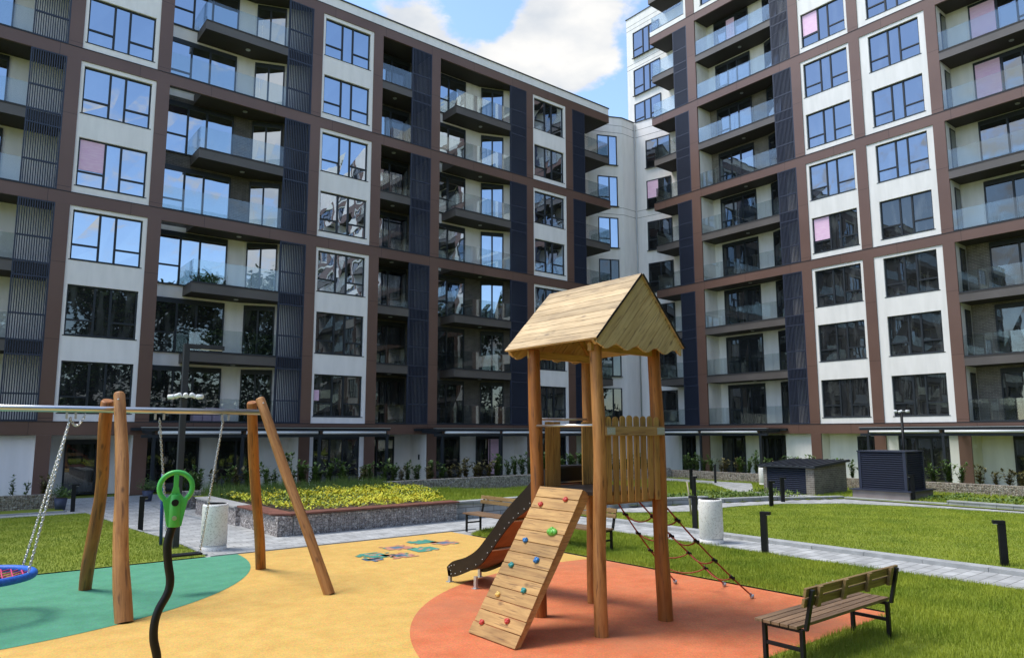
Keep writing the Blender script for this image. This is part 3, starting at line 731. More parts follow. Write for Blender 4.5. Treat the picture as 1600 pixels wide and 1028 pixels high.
def bay(fr, B_, wallmbs, s0, s1, lv, start, sc, dback, dend, floors, wins, beams, dark=(), film_on={}):
    """a stack of loggias. wins: list of (kind, position, width, sections, transoms)"""
    l0, l1 = lv
    own = (MB(wallmbs[0].mats), MB(wallmbs[1].mats)); wallmbs = own
    edge = l0 if lv[0] is not None else s1
    for i, Fz in enumerate(floors[:-1]):
        top = floors[i+1]
        wl = wallmbs[1] if Fz in dark else wallmbs[0]
        # back wall
        line = [(s0, dback), (sc, dback), (s1, dend)] if sc else [(s0, dback), (s1, dback)]
        for (a, c) in zip(line[:-1], line[1:]):
            u = Vector((c[0]-a[0], c[1]-a[1])).normalized(); nn = Vector((-u.y, u.x))*.2
            fr.poly(wl, [a, c, (c[0]+nn.x, c[1]+nn.y), (a[0]+nn.x, a[1]+nn.y)], Fz-.3, top-.3)
        isb = Fz in beams
        st = start if start else s0
        end = s1
        pl = [(st, .101 if isb else 0), (end if not lv[0] else (end), .101 if isb else 0), (end, dback if not sc else dend), (sc, dback) if sc else (end, dback), (st, dback)]
        if not sc: pl = pl[:3]+[(st, dback)]
        if lv[0] and not isb: pl = [(st, 0), (edge, 0), (edge, .12), (end, .12)]+pl[2:]
        lampz = ((st+edge)/2+.2, .65)
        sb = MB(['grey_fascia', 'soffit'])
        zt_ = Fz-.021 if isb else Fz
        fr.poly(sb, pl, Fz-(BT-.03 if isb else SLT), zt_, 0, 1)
        if not isb: fr.box(sb, st-.012, edge, -.015, -.001, Fz-.03, Fz+.012, 1)
        o = sb.build('balcony', B_)
        if Fz > 3: fr.place('ceiling_lamp', LAMP_ME, lampz[0], lampz[1], Fz-(BT-.03 if isb else SLT)-.001, o)
        runs = [(st+.03, dback-.03), (st+.03, .04), (edge, .04)] if start else [(s0+.01, .04), (edge, .04)]
        if isb and start: runs = [(s0+.01, .04), (edge, .04)]
        railing(fr, runs, Fz+.004, o)
        for k, (kind, pos, ww, secs, trs) in enumerate(wins):
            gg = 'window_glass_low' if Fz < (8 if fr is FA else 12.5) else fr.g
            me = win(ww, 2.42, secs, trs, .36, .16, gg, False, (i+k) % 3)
            if kind == 'b': wo = fr.place('balcony_door', me, pos, dback-.055, Fz+.04, B_)
            else:
                u = Vector((s1-sc, dend-dback)).normalized(); ang = math.atan2(u.y, u.x); nn = Vector((-u.y, u.x))*(-.055)
                wo = fr.place('balcony_door', me, sc+u.x*pos+nn.x, dback+u.y*pos+nn.y, Fz+.04, B_, ang)
            if (Fz, k) in film_on:
                fx, fz, fw, fh = film_on[(Fz, k)]
                film(fr, pos+fx, dback-.075, Fz+.04+fz, fw, fh, wo)
    # soffit under the last band
    top = floors[-1]
    sb = MB(['grey_fascia', 'soffit']); fr.box(sb, s0, s1, .101, dback, top-BT+.03, top-.03, 0, 1); sb.build('ceiling', B_)
    for m_, nm_ in zip(own, ('back_wall', 'brick_wall')):
        if m_.v: m_.build(nm_, B_)

def lv_stack(fr, B_, s0, s1, groups):
    for (z0, z1, fl) in groups:
        bars = []
        for f_ in fl: bars += [f_+1.02, f_+.03, f_-.52]
        fr.place('louvre_screen', louvre_me(s1-s0, z0+.006, z1, bars), s0, .035, 0, B_)

def glazing(fr, B_, s, d, w, h=2.25, secs=(.5, .5), tr=(0, 0), z=.02, name='glazed_door', seed=0, band=.12, g='window_glass_low'):
    return fr.place(name, win(w, h, secs, tr, .33, band, g, False, seed), s, d, z, B_)

def canopy(fr, B_, s0, s1, d_out, posts, z=2.27):
    fm = MB('anthracite')
    fr.box(fm, s0, s1, d_out, d_out+.12, z, z+.12)
    root = fm.build('canopy_beam', B_)
    fm = MB('anthracite'); fr.box(fm, s0, s1, d_out-.05, d_out+.14, z+.27, z+.38); fm.build('canopy_gutter', root)
    fm = MB('anthracite'); fr.box(fm, s0, s1, -.16, -.022, z+.28, z+.40); fm.build('wall_rail', root)
    fm = MB('galvanised'); fr.box(fm, s0-.02, s1+.02, d_out-.07, d_out+.14, z+.385, z+.41); fm.build('canopy_flashing', root)
    for s in posts:
        p = MB('anthracite'); fr.box(p, s-.055, s+.055, d_out+.005, d_out+.115, .0, z-.001); p.build('canopy_post', root)
        rf = MB('anthracite'); a = fr.P(s, d_out+.13); c = fr.P(s, -.16); mid = (a+c)/2; L_ = (c-a).length
        rot = Matrix.Rotation(fr.a+PI/2, 3, 'Z') @ Matrix.Rotation(-math.atan2(.10, L_), 3, 'Y')
        rf.obox((mid.x, mid.y, z+.22), (L_, .10, .17), rot); rf.build('canopy_rafter', root)
    ps = list(posts)
    for a, c in zip(ps[:-1], ps[1:]):
        aw = MB('awning_white')
        p = fr.P(a+.12, d_out-.03); q = fr.P(c-.12, d_out-.03)
        aw.tube([(p.x, p.y, z+.195), (q.x, q.y, z+.195)], .06, 12); aw.build('rolled_awning', root)
    gl = MB('rail_glass')
    a, b_, c, e = fr.P(s0, d_out+.15), fr.P(s1, d_out+.15), fr.P(s1, -.02), fr.P(s0, -.02)
    gl.add([(a.x, a.y, z+.36), (b_.x, b_.y, z+.36), (c.x, c.y, z+.5), (e.x, e.y, z+.5)], [(0, 1, 2, 3)])
    gl.build('canopy_glass', root)
    return root

W_F = {11.90: [(.07, .70, .88, 1.24)]}
# ----------------------------------------------------------------- left building
A = thing('apartment_building', 'long brown and white apartment block on the left with dark blue louvre screens', 'building', (14, 38, 0))
gA = MB(['brown_panel', 'anthracite'])
bA = [2.90, 11.90, 17.94, 24.0]
piersA = [(-6.9, -6.35), (-3.85, -3.3), (3.0, 3.49), (6.29, 6.81), (13.20, 13.71), (16.54, 17.08), (20.15, 20.71), (27.04, 27.56), (30.36, 30.93)]
piersA = [(a, c) for k in (-39.8,) for (a, c) in ()]+[(-38.2, -37.7), (-31.8, -31.3), (-28.5, -28.0), (-22.0, -21.5), (-18.7, -18.2), (-15.4, -14.9)]+piersA
grid(FA, gA, piersA, bA, -38.2, 34.41)
gA.build('facade_frame', A)
wA = MB('white_plaster_lifted'); wAd = MB('dark_brick_and_shade')
# parapet over the top band
pa = MB(['white_plaster_lifted', 'roof_metal'])
FA.box(pa, -38.2, 34.41, .02, .3, 24.006, 24.50, 0); FA.box(pa, -38.23, 34.45, -.03, .35, 24.501, 24.56, 1)
FA.box(pa, 34.12, 34.41, .3, 2.2, 24.006, 24.50, 0)
pa.build('parapet', A)
for k, (s0, s1) in enumerate(((-6.35, -3.85), (3.49, 6.29), (13.71, 16.54), (27.56, 30.36), (-18.2, -15.4), (-21.5, -18.7), (-31.3, -28.5))):
    ww = 2.51 if k else 2.2; ws = s0+.13
    for (z0, z1, fl) in ((2.906, 11.379, FLO[:3]), (11.906, 17.419, FLO[3:5]), (17.946, 23.479, FLO[5:7])):
        fm = {}
        if k == 1: fm = W_F
        if k == 2: fm = {2.90: [(.04, .75, .28, .5)]}
        wall_win(FA, wA, s0, s1, ws, ww, z0, z1, fl, A, seeds=k*2, films=fm)
FL8 = FLO[:8]
G3 = ((.31, .29, .40), (1, 0, 0))
def groupsA(): return [(2.90, 11.379, FLO[:3]), (11.90, 17.419, FLO[3:5]), (17.94, 23.479, FLO[5:7])]
bay(FA, A, (wA, wAd), -3.3, 3.0, (1.79, 3.0), None, None, 1.43, None, FL8, [('b', -2.9, 1.7, (.5, .5), (0, 0)), ('b', -.55, 1.75, (.45, .55), (0, 0))], bA)
lv_stack(FA, A, 1.79, 2.997, groupsA())
for (s0, s1) in ((-14.9, -6.9), (-28.0, -22.0), (-37.7, -31.8)):
    bay(FA, A, (wA, wAd), s0, s1, (None, None), None, None, 1.43, None, FL8, [('b', s0+.4, 2.6, (.5, .5), (0, 0)), ('b', s0+3.6, 1.9, (.5, .5), (0, 0))], bA)
FA.box(wA, -37.7, -6.9, 1.0, 1.2, 0, 2.37)
bay(FA, A, (wA, wAd), 6.81, 13.20, (11.94, 13.2), 8.15, 10.74, 1.43, .40, FL8, [('b', 7.0, 2.97, *G3), ('c', .12, 1.38, (.46, .54), (0, 0))], bA, dark=(11.90, 14.92))
lv_stack(FA, A, 11.94, 13.197, groupsA())
bay(FA, A, (wA, wAd), 17.08, 20.15, (18.88, 20.15), None, None, 1.6, None, FL8, [('b', 17.3, 2.3, (.5, .5), (0, 0))], bA, dark=(2.90, 5.90, 8.90, 11.90, 14.92, 17.94, 20.97))  # dark brick on every floor paints the shade of this narrow recess
lv_stack(FA, A, 18.88, 20.147, groupsA())
bay(FA, A, (wA, wAd), 20.71, 27.04, (25.76, 27.04), 21.8, 24.47, 1.43, .40, FL8, [('b', 20.95, 2.45, (.5, .5), (1, 0)), ('c', .1, 1.40, (.5, .5), (0, 0))], bA, dark=(2.90, 5.90, 8.90))
lv_stack(FA, A, 25.76, 27.037, groupsA())
lv_stack(FA, A, 30.933, 32.06, groupsA())
# corner balconies beyond the last screen
for Fz in FLO[:7]:
    isb = Fz in bA
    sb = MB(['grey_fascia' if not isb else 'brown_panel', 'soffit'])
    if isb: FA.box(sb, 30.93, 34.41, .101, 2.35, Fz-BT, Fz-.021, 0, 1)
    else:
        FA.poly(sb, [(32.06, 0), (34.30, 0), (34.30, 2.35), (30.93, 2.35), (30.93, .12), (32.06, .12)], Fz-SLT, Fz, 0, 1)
        FA.box(sb, 32.06, 34.315, -.015, -.001, Fz-.03, Fz+.012, 1)
    o = sb.build('balcony', A)
    railing(FA, [(32.06, .04), (34.26, .04), (34.26, 1.75)], Fz+.004, o)
sb = MB(['brown_panel', 'soffit']); FA.box(sb, 30.93, 34.41, .101, 2.35, 24-BT, 23.98, 0, 1); sb.build('balcony_roof', A)
FA.box(wA, 30.5, 34.7, 2.25, 2.45, 0, 24.9)
# partitions behind piers
for (a, c) in piersA: FA.box(wA, a+.002, c-.002, .101, 2.4, 0, 23.9)
# ground floor
FA.box(wA, -3.3, 3.0, .35, .5, 0, 2.37)
FA.box(wA, 3.49, 4.12, 1.5, 1.62, 0, 2.37); FA.box(wA, 5.72, 6.29, 1.5, 1.62, 0, 2.37); FA.box(wA, 4.12, 5.72, 1.5, 1.62, 2.2, 2.37)
dd = glazing(FA, A, 4.12, 1.48, 1.6, 2.18, (.72, .28), (0, 0), name='entrance_door')
h_ = MB('steel'); h_.box((1.16, -.09, .95), (1.19, -.06, 1.35)); h_.box((1.165, -.06, 1.0), (1.185, -.03, 1.03)); h_.box((1.165, -.06, 1.28), (1.185, -.03, 1.31)); FA.place('door_handle', h_.mesh('door_handle'), 4.12, 1.48, .02, dd)
FA.box(wA, 6.81, 13.2, 1.3, 1.45, 0, 2.37)
glazing(FA, A, 6.95, 1.24, 2.2, seed=1, secs=(.34, .33, .33), tr=(0, 0, 0)); glazing(FA, A, 9.95, 1.24, 1.6)
FA.box(wA, 13.71, 13.93, .12, .4, 0, 2.37); FA.box(wA, 16.32, 16.54, .12, .4, 0, 2.37)
glazing(FA, A, 13.93, .2, 2.39, 2.3, (.35, .3, .35), (1, 0, 1), seed=2)
FA.box(wA, 17.08, 20.15, 1.7, 1.85, 0, 2.37); glazing(FA, A, 17.2, 1.64, 1.9, secs=(.45, .55), tr=(0, 1))
ic = MB('black_metal'); FA.box(ic, 20.12, 20.149, .75, .87, 1.05, 1.32); ic.build('intercom', A)
FA.box(wA, 20.71, 27.04, 1.3, 1.45, 0, 2.37)
glazing(FA, A, 20.9, 1.24, 2.15, seed=1)
g_ = glazing(FA, A, 24.2, 1.24, 1.9); film(FA, 25.05, 1.22, .1, .95, 2.0, g_)
FA.box(wA, 27.56, 27.75, .12, .4, 0, 2.37); FA.box(wA, 30.2, 30.36, .12, .4, 0, 2.37); glazing(FA, A, 27.75, .2, 2.45, 2.3, (.35, .3, .35), (1, 0, 1))
glazing(FA, A, 31.2, 2.18, 1.8)
FA.box(wA, -6.35, -3.85, .3, .4, 0, 2.37)
wA.build('wall', A)
core = MB(['white_plaster_lifted', 'roof_metal']); FA.box(core, -38.2, 34.3, 2.46, 14, 0, 24.3, 0); FA.box(core, -38.2, 34.41, .31, 14.3, 24.301, 24.42, 1); core.build('roof', A)
canopy(FA, A, 6.15, 16.75, -2.07, (6.6, 9.95, 13.3, 16.65))
canopy(FA, A, 19.3, 31.0, -2.07, (19.75, 23.4, 27.1, 30.7))

# ----------------------------------------------------------------- right building
B = thing('apartment_building', 'taller brown and white apartment block on the right running towards the viewer', 'building', (44, 18, 0))
gB = MB(['brown_panel', 'anthracite'])
bB = [2.90, 11.90, 17.94, 24.0, 30.0]
piersB = [(9.9, 10.4), (13.2, 13.7), (20.2, 20.7), (23.5, 24.0), (30.5, 31.0)]+[(-27.43, -26.78), (-20.21, -19.65), (-16.84, -16.29), (-13.03, -12.50), (-6.0, -5.45), (-2.6, -2.1), (2.9, 3.4)]
grid(FB, gB, piersB, bB, -30.53, 31.0, 36.2)
gB.build('facade_frame', B)
wB = MB('white_plaster'); wBd = MB('brick_grey')
seg = [(2.906, 11.379, FLO[:3]), (11.906, 17.419, FLO[3:5]), (17.946, 23.479, FLO[5:7]), (24.006, 29.479, FLO[7:9])]
FL10 = FLO[:10]
for k, (s0, s1, ws, ww) in enumerate(((-19.65, -16.84, -19.49, 2.51), (-16.29, -13.03, -15.83, 2.5), (-5.45, -2.6, -5.3, 2.51), (10.4, 13.2, 10.55, 2.5), (20.7, 23.5, 20.85, 2.5))):
    for (z0, z1, fl) in seg+[(30.006, 36.1, FLO[9:11])]:
        fm = {}
        if k == 0: fm = {24.0: [(.07, .70, .86, 1.24)], 11.90: [(.07, .70, .86, 1.24)]}
        wall_win(FB, wB, s0, s1, ws, ww, z0, z1, fl, B, seeds=k, films=fm)
# above the 30 m band the first bay is a white wall with windows
wall_win(FB, wB, -26.78, -20.21, -26.3, 2.5, 30.006, 36.1, FLO[9:11], B)
bay(FB, B, (wB, wBd), -26.78, -20.21, (-21.38, -20.21), None, -22.7, 1.4, .5, FL10, [('b', -26.2, 2.55, (.36, .28, .36), (1, 0, 0)), ('c', .15, 1.3, (.5, .5), (0, 0))], bB, dark=(17.94, 20.97), film_on={(27.0, 0): (.93, .1, .65, 2.1)})
grp = [(2.90, 11.379, FLO[:3]), (11.90, 17.419, FLO[3:5]), (17.94, 23.479, FLO[5:7]), (24.0, 29.479, FLO[7:9])]
lv_stack(FB, B, -21.38, -20.213, grp)
bay(FB, B, (wB, wBd), -12.50, -6.0, (-7.2, -6.0), None, None, 1.4, None, FL10, [('b', -11.5, 3.3, (.36, .26, .38), (0, 0, 1))], bB, dark=(2.90, 5.90, 8.90), film_on={(20.97, 0): (.08, .08, 1.05, 2.2), (17.94, 0): (.08, .08, 1.05, 2.2)})
lv_stack(FB, B, -7.2, -6.003, grp)
bay(FB, B, (wB, wBd), -2.1, 2.9, (None, None), None, None, 1.4, None, FL10, [('b', -1.6, 3.3, (.36, .26, .38), (0, 0, 1))], bB)
for (s0, s1) in ((3.4, 9.9), (13.7, 20.2), (24.0, 30.5)):
    bay(FB, B, (wB, wBd), s0, s1, (None, None), None, None, 1.4, None, FL10, [('b', s0+.5, 3.3, (.36, .26, .38), (0, 0, 1))], bB)
FB.box(wB, 3.4, 30.5, 1.0, 1.2, 0, 2.37)
# side doors in the flank walls of the second bay
for Fz in FLO[:9]:
    sd_ = MB(['anthracite', 'window_glass_low'])
    FB.box(sd_, -12.499, -12.47, .55, 1.2, Fz+.05, Fz+2.3, 0); FB.box(sd_, -12.469, -12.464, .62, 1.13, Fz+.12, Fz+2.22, 1)
    sd_.build('side_door', B)
lv_stack(FB, B, -28.57, -27.433, grp)
for Fz in FLO[:10]:
    isb = Fz in bB
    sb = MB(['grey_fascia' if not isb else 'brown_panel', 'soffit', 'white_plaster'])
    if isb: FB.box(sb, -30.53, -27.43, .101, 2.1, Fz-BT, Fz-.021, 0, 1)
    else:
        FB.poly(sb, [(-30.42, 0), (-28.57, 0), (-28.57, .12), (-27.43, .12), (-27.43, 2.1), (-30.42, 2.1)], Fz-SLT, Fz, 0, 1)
        FB.box(sb, -30.43, -28.57, -.015, -.001, Fz-.03, Fz+.012, 1)
    o = sb.build('balcony', B)
    z_ = Fz+.004
    if Fz == 30.0:
        wp = MB('white_plaster'); FB.box(wp, -30.53, -27.43, .02, .2, 30.006, 30.36); FB.box(wp, -30.53, -30.35, .2, 2.0, 30.006, 30.36); FB.box(wp, -27.6, -27.435, .02, .2, 30.361, 36); wp.build('balcony_upstand', o); z_ = 30.365
    railing(FB, [(-30.38, 1.55), (-30.38, .04), (-28.57 if Fz < 30 else -27.62, .04)], z_, o)
sb = MB(['grey_fascia', 'soffit']); FB.box(sb, -30.6, -27.43, 0, 2.3, 33-.45, 33, 0, 1); o = sb.build('balcony', B)
railing(FB, [(-30.5, 1.55), (-30.5, .04), (-27.43, .04)], 33.004, o)
# flank and back walls at the corner
FB.box(wB, -28.9, -26.79, 1.5, 1.7, 0, 36.1)
for Fz in FLO[:9]: FB.place('balcony_door', win(.95, 2.4, (1,), (0,), .4, .12, 'window_glass', False), -28.75, 1.44, Fz+.04, B)
for (a, c) in piersB: FB.box(wB, a+.002, c-.002, .101, 1.6, 0, 36.1)
# ground floor of the right building
FB.box(wB, -26.78, -20.21, 1.3, 1.45, 0, 2.37)
glazing(FB, B, -26.7, 1.24, 1.6); glazing(FB, B, -24.0, 1.24, 2.6, secs=(.34, .33, .33), tr=(0, 0, 0))
FB.box(wB, -21.9, -20.22, .35, .5, 0, 2.37)
FB.box(wB, -19.65, -16.84, .9, 1.05, 0, 2.37)
glazing(FB, B, -18.1, .84, 1.2, 2.2, (1,), (0,), name='entrance_door', g='window_glass_low')
FB.box(wB, -16.29, -15.75, .12, .4, 0, 2.37); FB.box(wB, -13.45, -13.03, .12, .4, 0, 2.37)
glazing(FB, B, -15.75, .2, 2.3, 2.3, (.35, .3, .35), (1, 0, 1), seed=2)
FB.box(wB, -12.5, -6, 1.3, 1.45, 0, 2.37); glazing(FB, B, -11.2, 1.24, 3.4, secs=(.34, .33, .33), tr=(0, 0, 0)); 
FB.box(wB, -5.45, -2.6, .12, .4, 0, 2.37); FB.box(wB, -2.1, 2.9, .12, .4, 0, 2.37)
FB.box(wB, -30.5, -26.79, 1.8, 2.0, 0, 2.4); glazing(FB, B, -30.2, 1.74, 1.6)
wB.build('wall', B)
canopy(FB, B, -30.2, -21.54, -2.1, (-29.8, -25.9, -22.0))
canopy(FB, B, -16.55, 1.0, -2.1, (-16.2, -12.9, -9.6, -6.3, -3.0, .6))
# upper tower wall facing the court beside the corner block, with its own windows
tw = MB(['white_plaster', 'roof_metal'])
FB.box(tw, -34.25, -27.6, 1.8, 12, 24.9, 33.74, 0); FB.box(tw, -34.3, -27.5, 1.75, 12, 33.741, 33.80, 1)
FB.box(tw, -34.255, -28.2, 1.794, 1.799, 33.1, 33.12, 1); FB.box(tw, -34.255, -28.2, 1.794, 1.799, 32.75, 32.77, 1)
FB.box(tw, -34.255, -28.2, 1.794, 1.799, 29.95, 29.97, 1); FB.box(tw, -34.255, -28.2, 1.794, 1.799, 29.6, 29.62, 1)
FB.box(tw, -27.6, 31.0, 1.62, 14, 0, 36.2, 0)
FB.box(tw, -34.25, -27.6, 3.2, 12, 0, 24.9, 0)
tw.build('tower_wall', B)
for zz in (30.35, 27.35, 24.92): FB.place('window', win(2.5, 2.05 if zz > 25 else 1.8, seed=1, g='window_glass_mid'), -33.6, 1.77, zz, B)

# ----------------------------------------------------------------- link block in the corner
Cn = thing('corner_building', 'plain pale grey link block with angled walls in the corner between the two brown blocks', 'building', (38, 35, 0))
cw = MB(['white_plaster_lifted', 'roof_metal'])
Pp = [(34.6, 34.31), (36.97, 33.20), (38.30, 33.20), (39.50, 27.9), (42, 27.9), (42, 40), (34.6, 40)]
cw.prism(Pp, 0, 24.95, 0)
cap = [(34.55, 34.28), (36.96, 33.15), (38.27, 33.15), (39.45, 27.9), (42, 27.9), (42, 40), (34.55, 40)]
cw.prism(cap, 24.951, 25.02, 1); cw.build('wall', Cn)
def line_on(a, b_, z, mb, t=.025):
    a = Vector(a); b_ = Vector(b_); u = (b_-a).normalized(); nn = Vector((u.y, -u.x))
    mb.prism([tuple(a), tuple(b_), tuple(b_+nn*.004), tuple(a+nn*.004)], z, z+t)
for z in (24.35, 23.8, 18.25, 17.75):
    gv = MB('grey_fascia')
    for a, b_ in zip(Pp[:3], Pp[1:4]): line_on(a, b_, z, gv)
    gv.build('cornice_groove', Cn)
dp = MB('galvanised'); dp.tube([(38.22, 33.1, 0), (38.22, 33.1, 24.9)], .05, 8); dp.build('downpipe', Cn)
FP = Fr((34.6, 34.31), math.atan2(33.2-34.31, 36.97-34.6)); FR_ = Fr((38.30, 33.20), math.atan2(27.9-33.2, 39.5-38.3))
for i, Fz in enumerate(FLO[:7]):
    FP.place('window', win(1.5, 2.2, (.58, .42), (1, 0), .3, 0, 'window_glass' if Fz > 13 else 'window_glass_low', True, i % 3), .68, -.02, Fz+.38, Cn)
    o = FR_.place('window', win(1.9, 2.1, (.5, .5), (1, 0), .36, 0, 'window_glass_mid' if Fz > 13 else 'window_glass_low', True, i % 3), .9, -.02, Fz+.3, Cn)
    if Fz == 17.94: film(FR_, .97, -.02, Fz+.3+.8, .85, 1.24, o)

# pink insulation packs on the first-floor balcony
for i, (s_, z_) in enumerate(((8.62, 2.92), (9.02, 2.92), (9.42, 2.92), (9.12, 3.24), (9.50, 3.24))):
    pk = MB(['pink_pack', 'grey_fascia']); pk.box((0, 0, 0), (.37, .42, .30)); pk.box((-.002, .18, -.001), (.372, .22, .302), 1)
    o = pk.build('insulation_pack', None, .015); o.location = (s_, 32.5, z_)
    tag(o, ['pink insulation pack at the left end of the bottom row on the first-floor balcony', 'pink insulation pack in the middle of the bottom row on the first-floor balcony',
            'pink insulation pack at the right end of the bottom row on the first-floor balcony', 'left pink insulation pack of the two stacked on top', 'right pink insulation pack of the two stacked on top'][i], 'package', 'pink packs stacked on the balcony')
# ================================================================= walls, planter and beds
def gabion(name, label, x0, x1, y0, y1, z0, z1, m='gabion_stone', top=None, group=None):
    t = thing(name, label, 'gabion wall', ((x0+x1)/2, (y0+y1)/2, z0), group)
    b = MB(m)
    # uneven stone face: subdivided box pushed in and out
    def face(P0, U, V_, nn, k, l):
        vs = []; fs = []
        for i in range(k+1):
            for j in range(l+1):
                edge = i in (0, k) or j in (0, l)
                vs.append(P0+U*(i/k)+V_*(j/l)+nn*(0 if edge else rng.uniform(-.018, .018)))
        for i in range(k):
            for j in range(l): fs.append((i*(l+1)+j, (i+1)*(l+1)+j, (i+1)*(l+1)+j+1, i*(l+1)+j+1))
        b.add(vs, fs)
    X, Y, Z = Vector((x1-x0, 0, 0)), Vector((0, y1-y0, 0)), Vector((0, 0, z1-z0)); O = Vector((x0, y0, z0))
    kx, ky, kz = max(2, int((x1-x0)/.09)), max(2, int((y1-y0)/.09)), max(2, int((z1-z0)/.09))
    face(O, X, Z, Vector((0, -1, 0)), kx, kz); face(O+Y, X, Z, Vector((0, 1, 0)), kx, kz)
    face(O, Y, Z, Vector((-1, 0, 0)), ky, kz); face(O+X, Y, Z, Vector((1, 0, 0)), ky, kz)
    face(O+Z, X, Y, Vector((0, 0, 1)), kx, ky)
    b.build('stone_fill', t)
    wr = MB('galvanised'); g = .12; th = .002; e = .022
    for k in range(int((x1-x0)/g)+1):
        x = min(x0+k*g, x1)
        wr.box((x-th, y0-e-th, z0), (x+th, y0-e+th, z1+e))
    for k in range(int((y1-y0)/g)+1):
        y = min(y0+k*g, y1)
        wr.box((x0-e-th, y-th, z0), (x0-e+th, y+th, z1+e))
    for k in range(int((z1-z0)/g)+2):
        z = min(z0+k*g, z1+e)
        wr.box((x0-e, y0-e-th, z-th), (x1+e, y0-e+th, z+th)); wr.box((x0-e-th, y0-e, z-th), (x0-e+th, y1+e, z+th))
    wr.build('wire_mesh', t)
    if top:
        c = MB(top); c.box((x0-.04, y0-.04, z1+.02), (x1+.04, y1+.04, z1+.06)); c.build('top_cap', t, .006)
    return t
pl = gabion('gabion_planter', 'stone-filled gabion planter wall with red-brown wooden top around the yellow flowers', 6.9, 11.6, 16.88, 17.28, 0, .46)
# left arm of the planter
la = MB('gabion_stone'); la.box((6.5, 16.9, 0), (6.87, 19.6, .46)); la.box((6.4, 19.6, 0), (6.8, 23.3, .46)); la.build('side_fill', pl)
rb = MB('red_board')
rb.prism([(6.78, 16.8), (11.64, 16.8), (11.64, 17.26), (6.92, 17.26)], .485, .53); rb.prism([(6.42, 17.15), (6.78, 16.8), (6.915, 17.26), (6.90, 19.6), (6.42, 19.6)], .485, .53)
rb.build('wooden_top', pl, .006)
cp = MB('concrete'); cp.box((6.36, 19.62, .462), (6.86, 23.3, .51)); cp.build('concrete_cap', pl, .005)
gabion('gabion_wall', 'long low gabion wall below the shrubs in front of the left building', 6.2, 31.05, 24.95, 25.3, 0, .56)
gabion('gabion_wall', 'low gabion wall below the shrubs in front of the right building', 31.1, 31.5, -4, 25.3, 0, .45, 'gabion_stone_warm')
gabion('gabion_wall', 'low brownish gabion wall left of the entrance door', -13, 3.3, 27.85, 28.2, 0, .47, 'gabion_stone_warm')
bw = thing('block_wall', 'grey concrete block retaining wall stepping down behind the benches', 'wall', (18, 16.2, 0))
bb_ = MB('block_wall'); bc = MB('kerb_stone')
hs = [.50, .36, .25, .15, .10, .07, .17, .20]; k_ = 0
for (a, c), h in zip(zip(WALLP[:-1], WALLP[1:]), hs):
    a = Vector(a); c = Vector(c); u = (c-a).normalized(); L_ = (c-a).length; nn = Vector((-u.y, u.x))*.24
    m_ = max(1, round(L_/3.0))
    for i in range(m_):
        p = a+u*(L_*i/m_+.003); q = a+u*(L_*(i+1)/m_-.003); hh = h-.03*(i % 2)-(.05*i/m_ if h > .2 else 0)
        bb_.prism([tuple(p), tuple(q), tuple(q+nn), tuple(p+nn)], 0, hh-.045)
        bc.prism([tuple(p-nn*.08), tuple(q-nn*.08), tuple(q+nn*1.05), tuple(p+nn*1.05)], hh-.044, hh)
bb_.build('block_course', bw); bc.build('coping', bw, .006)

# ================================================================= shrubs
def shrub_me(seed, h=.85, mats=('leaf', 'twig'), n=9, ls=.16, spread=.26):
    r = random.Random(seed); b = MB(mats)
    for i in range(n):
        a = r.uniform(0, 2*PI); q = r.uniform(.2, 1)*spread; hh = h*r.uniform(.6, 1)
        p0 = Vector((r.uniform(-.05, .05), r.uniform(-.05, .05), 0)); p1 = Vector((math.cos(a)*q, math.sin(a)*q, hh))
        mid = (p0+p1)/2+Vector((r.uniform(-.04, .04), r.uniform(-.04, .04), 0))
        b.tube([p0, mid, p1], [.008, .006, .003], 4, 1, False)
        for j in range(int(hh*34)):
            t = r.uniform(.12, 1); p = p0.lerp(mid, t*2) if t < .5 else mid.lerp(p1, t*2-1)
            a2 = r.uniform(0, 2*PI); e = r.uniform(0, 1.0); d = Vector((math.cos(a2)*math.cos(e), math.sin(a2)*math.cos(e), math.sin(e)))
            s = ls*r.uniform(.7, 1.3); tt = d.cross(Vector((0, 0, 1))).normalized()*s*.25; up = Vector((0, 0, -.015))
            b.add([p, p+d*s*.5+tt, p+d*s+up, p+d*s*.5-tt], [(0, 1, 2, 3)], 0)
    return b.mesh('shrub')
SH = [shrub_me(i, .85+.12*(i % 3), n=8+i % 4) for i in range(5)]
SB = [shrub_me(20+i, .8, ('leaf_bronze', 'twig'), 7) for i in range(2)]
SS = [shrub_me(40+i, .8, n=3, spread=.13) for i in range(3)]
def shrub(x, y, z, label, group, me=None, sc=None):
    o = bpy.data.objects.new('shrub', me or random.choice(SH)); COL.objects.link(o)
    o.location = (x, y, z); o.rotation_euler = (0, 0, random.uniform(0, 6.28)); s = sc or random.uniform(.8, 1.15); o.scale = (s, s, s*random.uniform(.85, 1.15))
    return tag(o, label, 'shrub', group)
x = 6.6
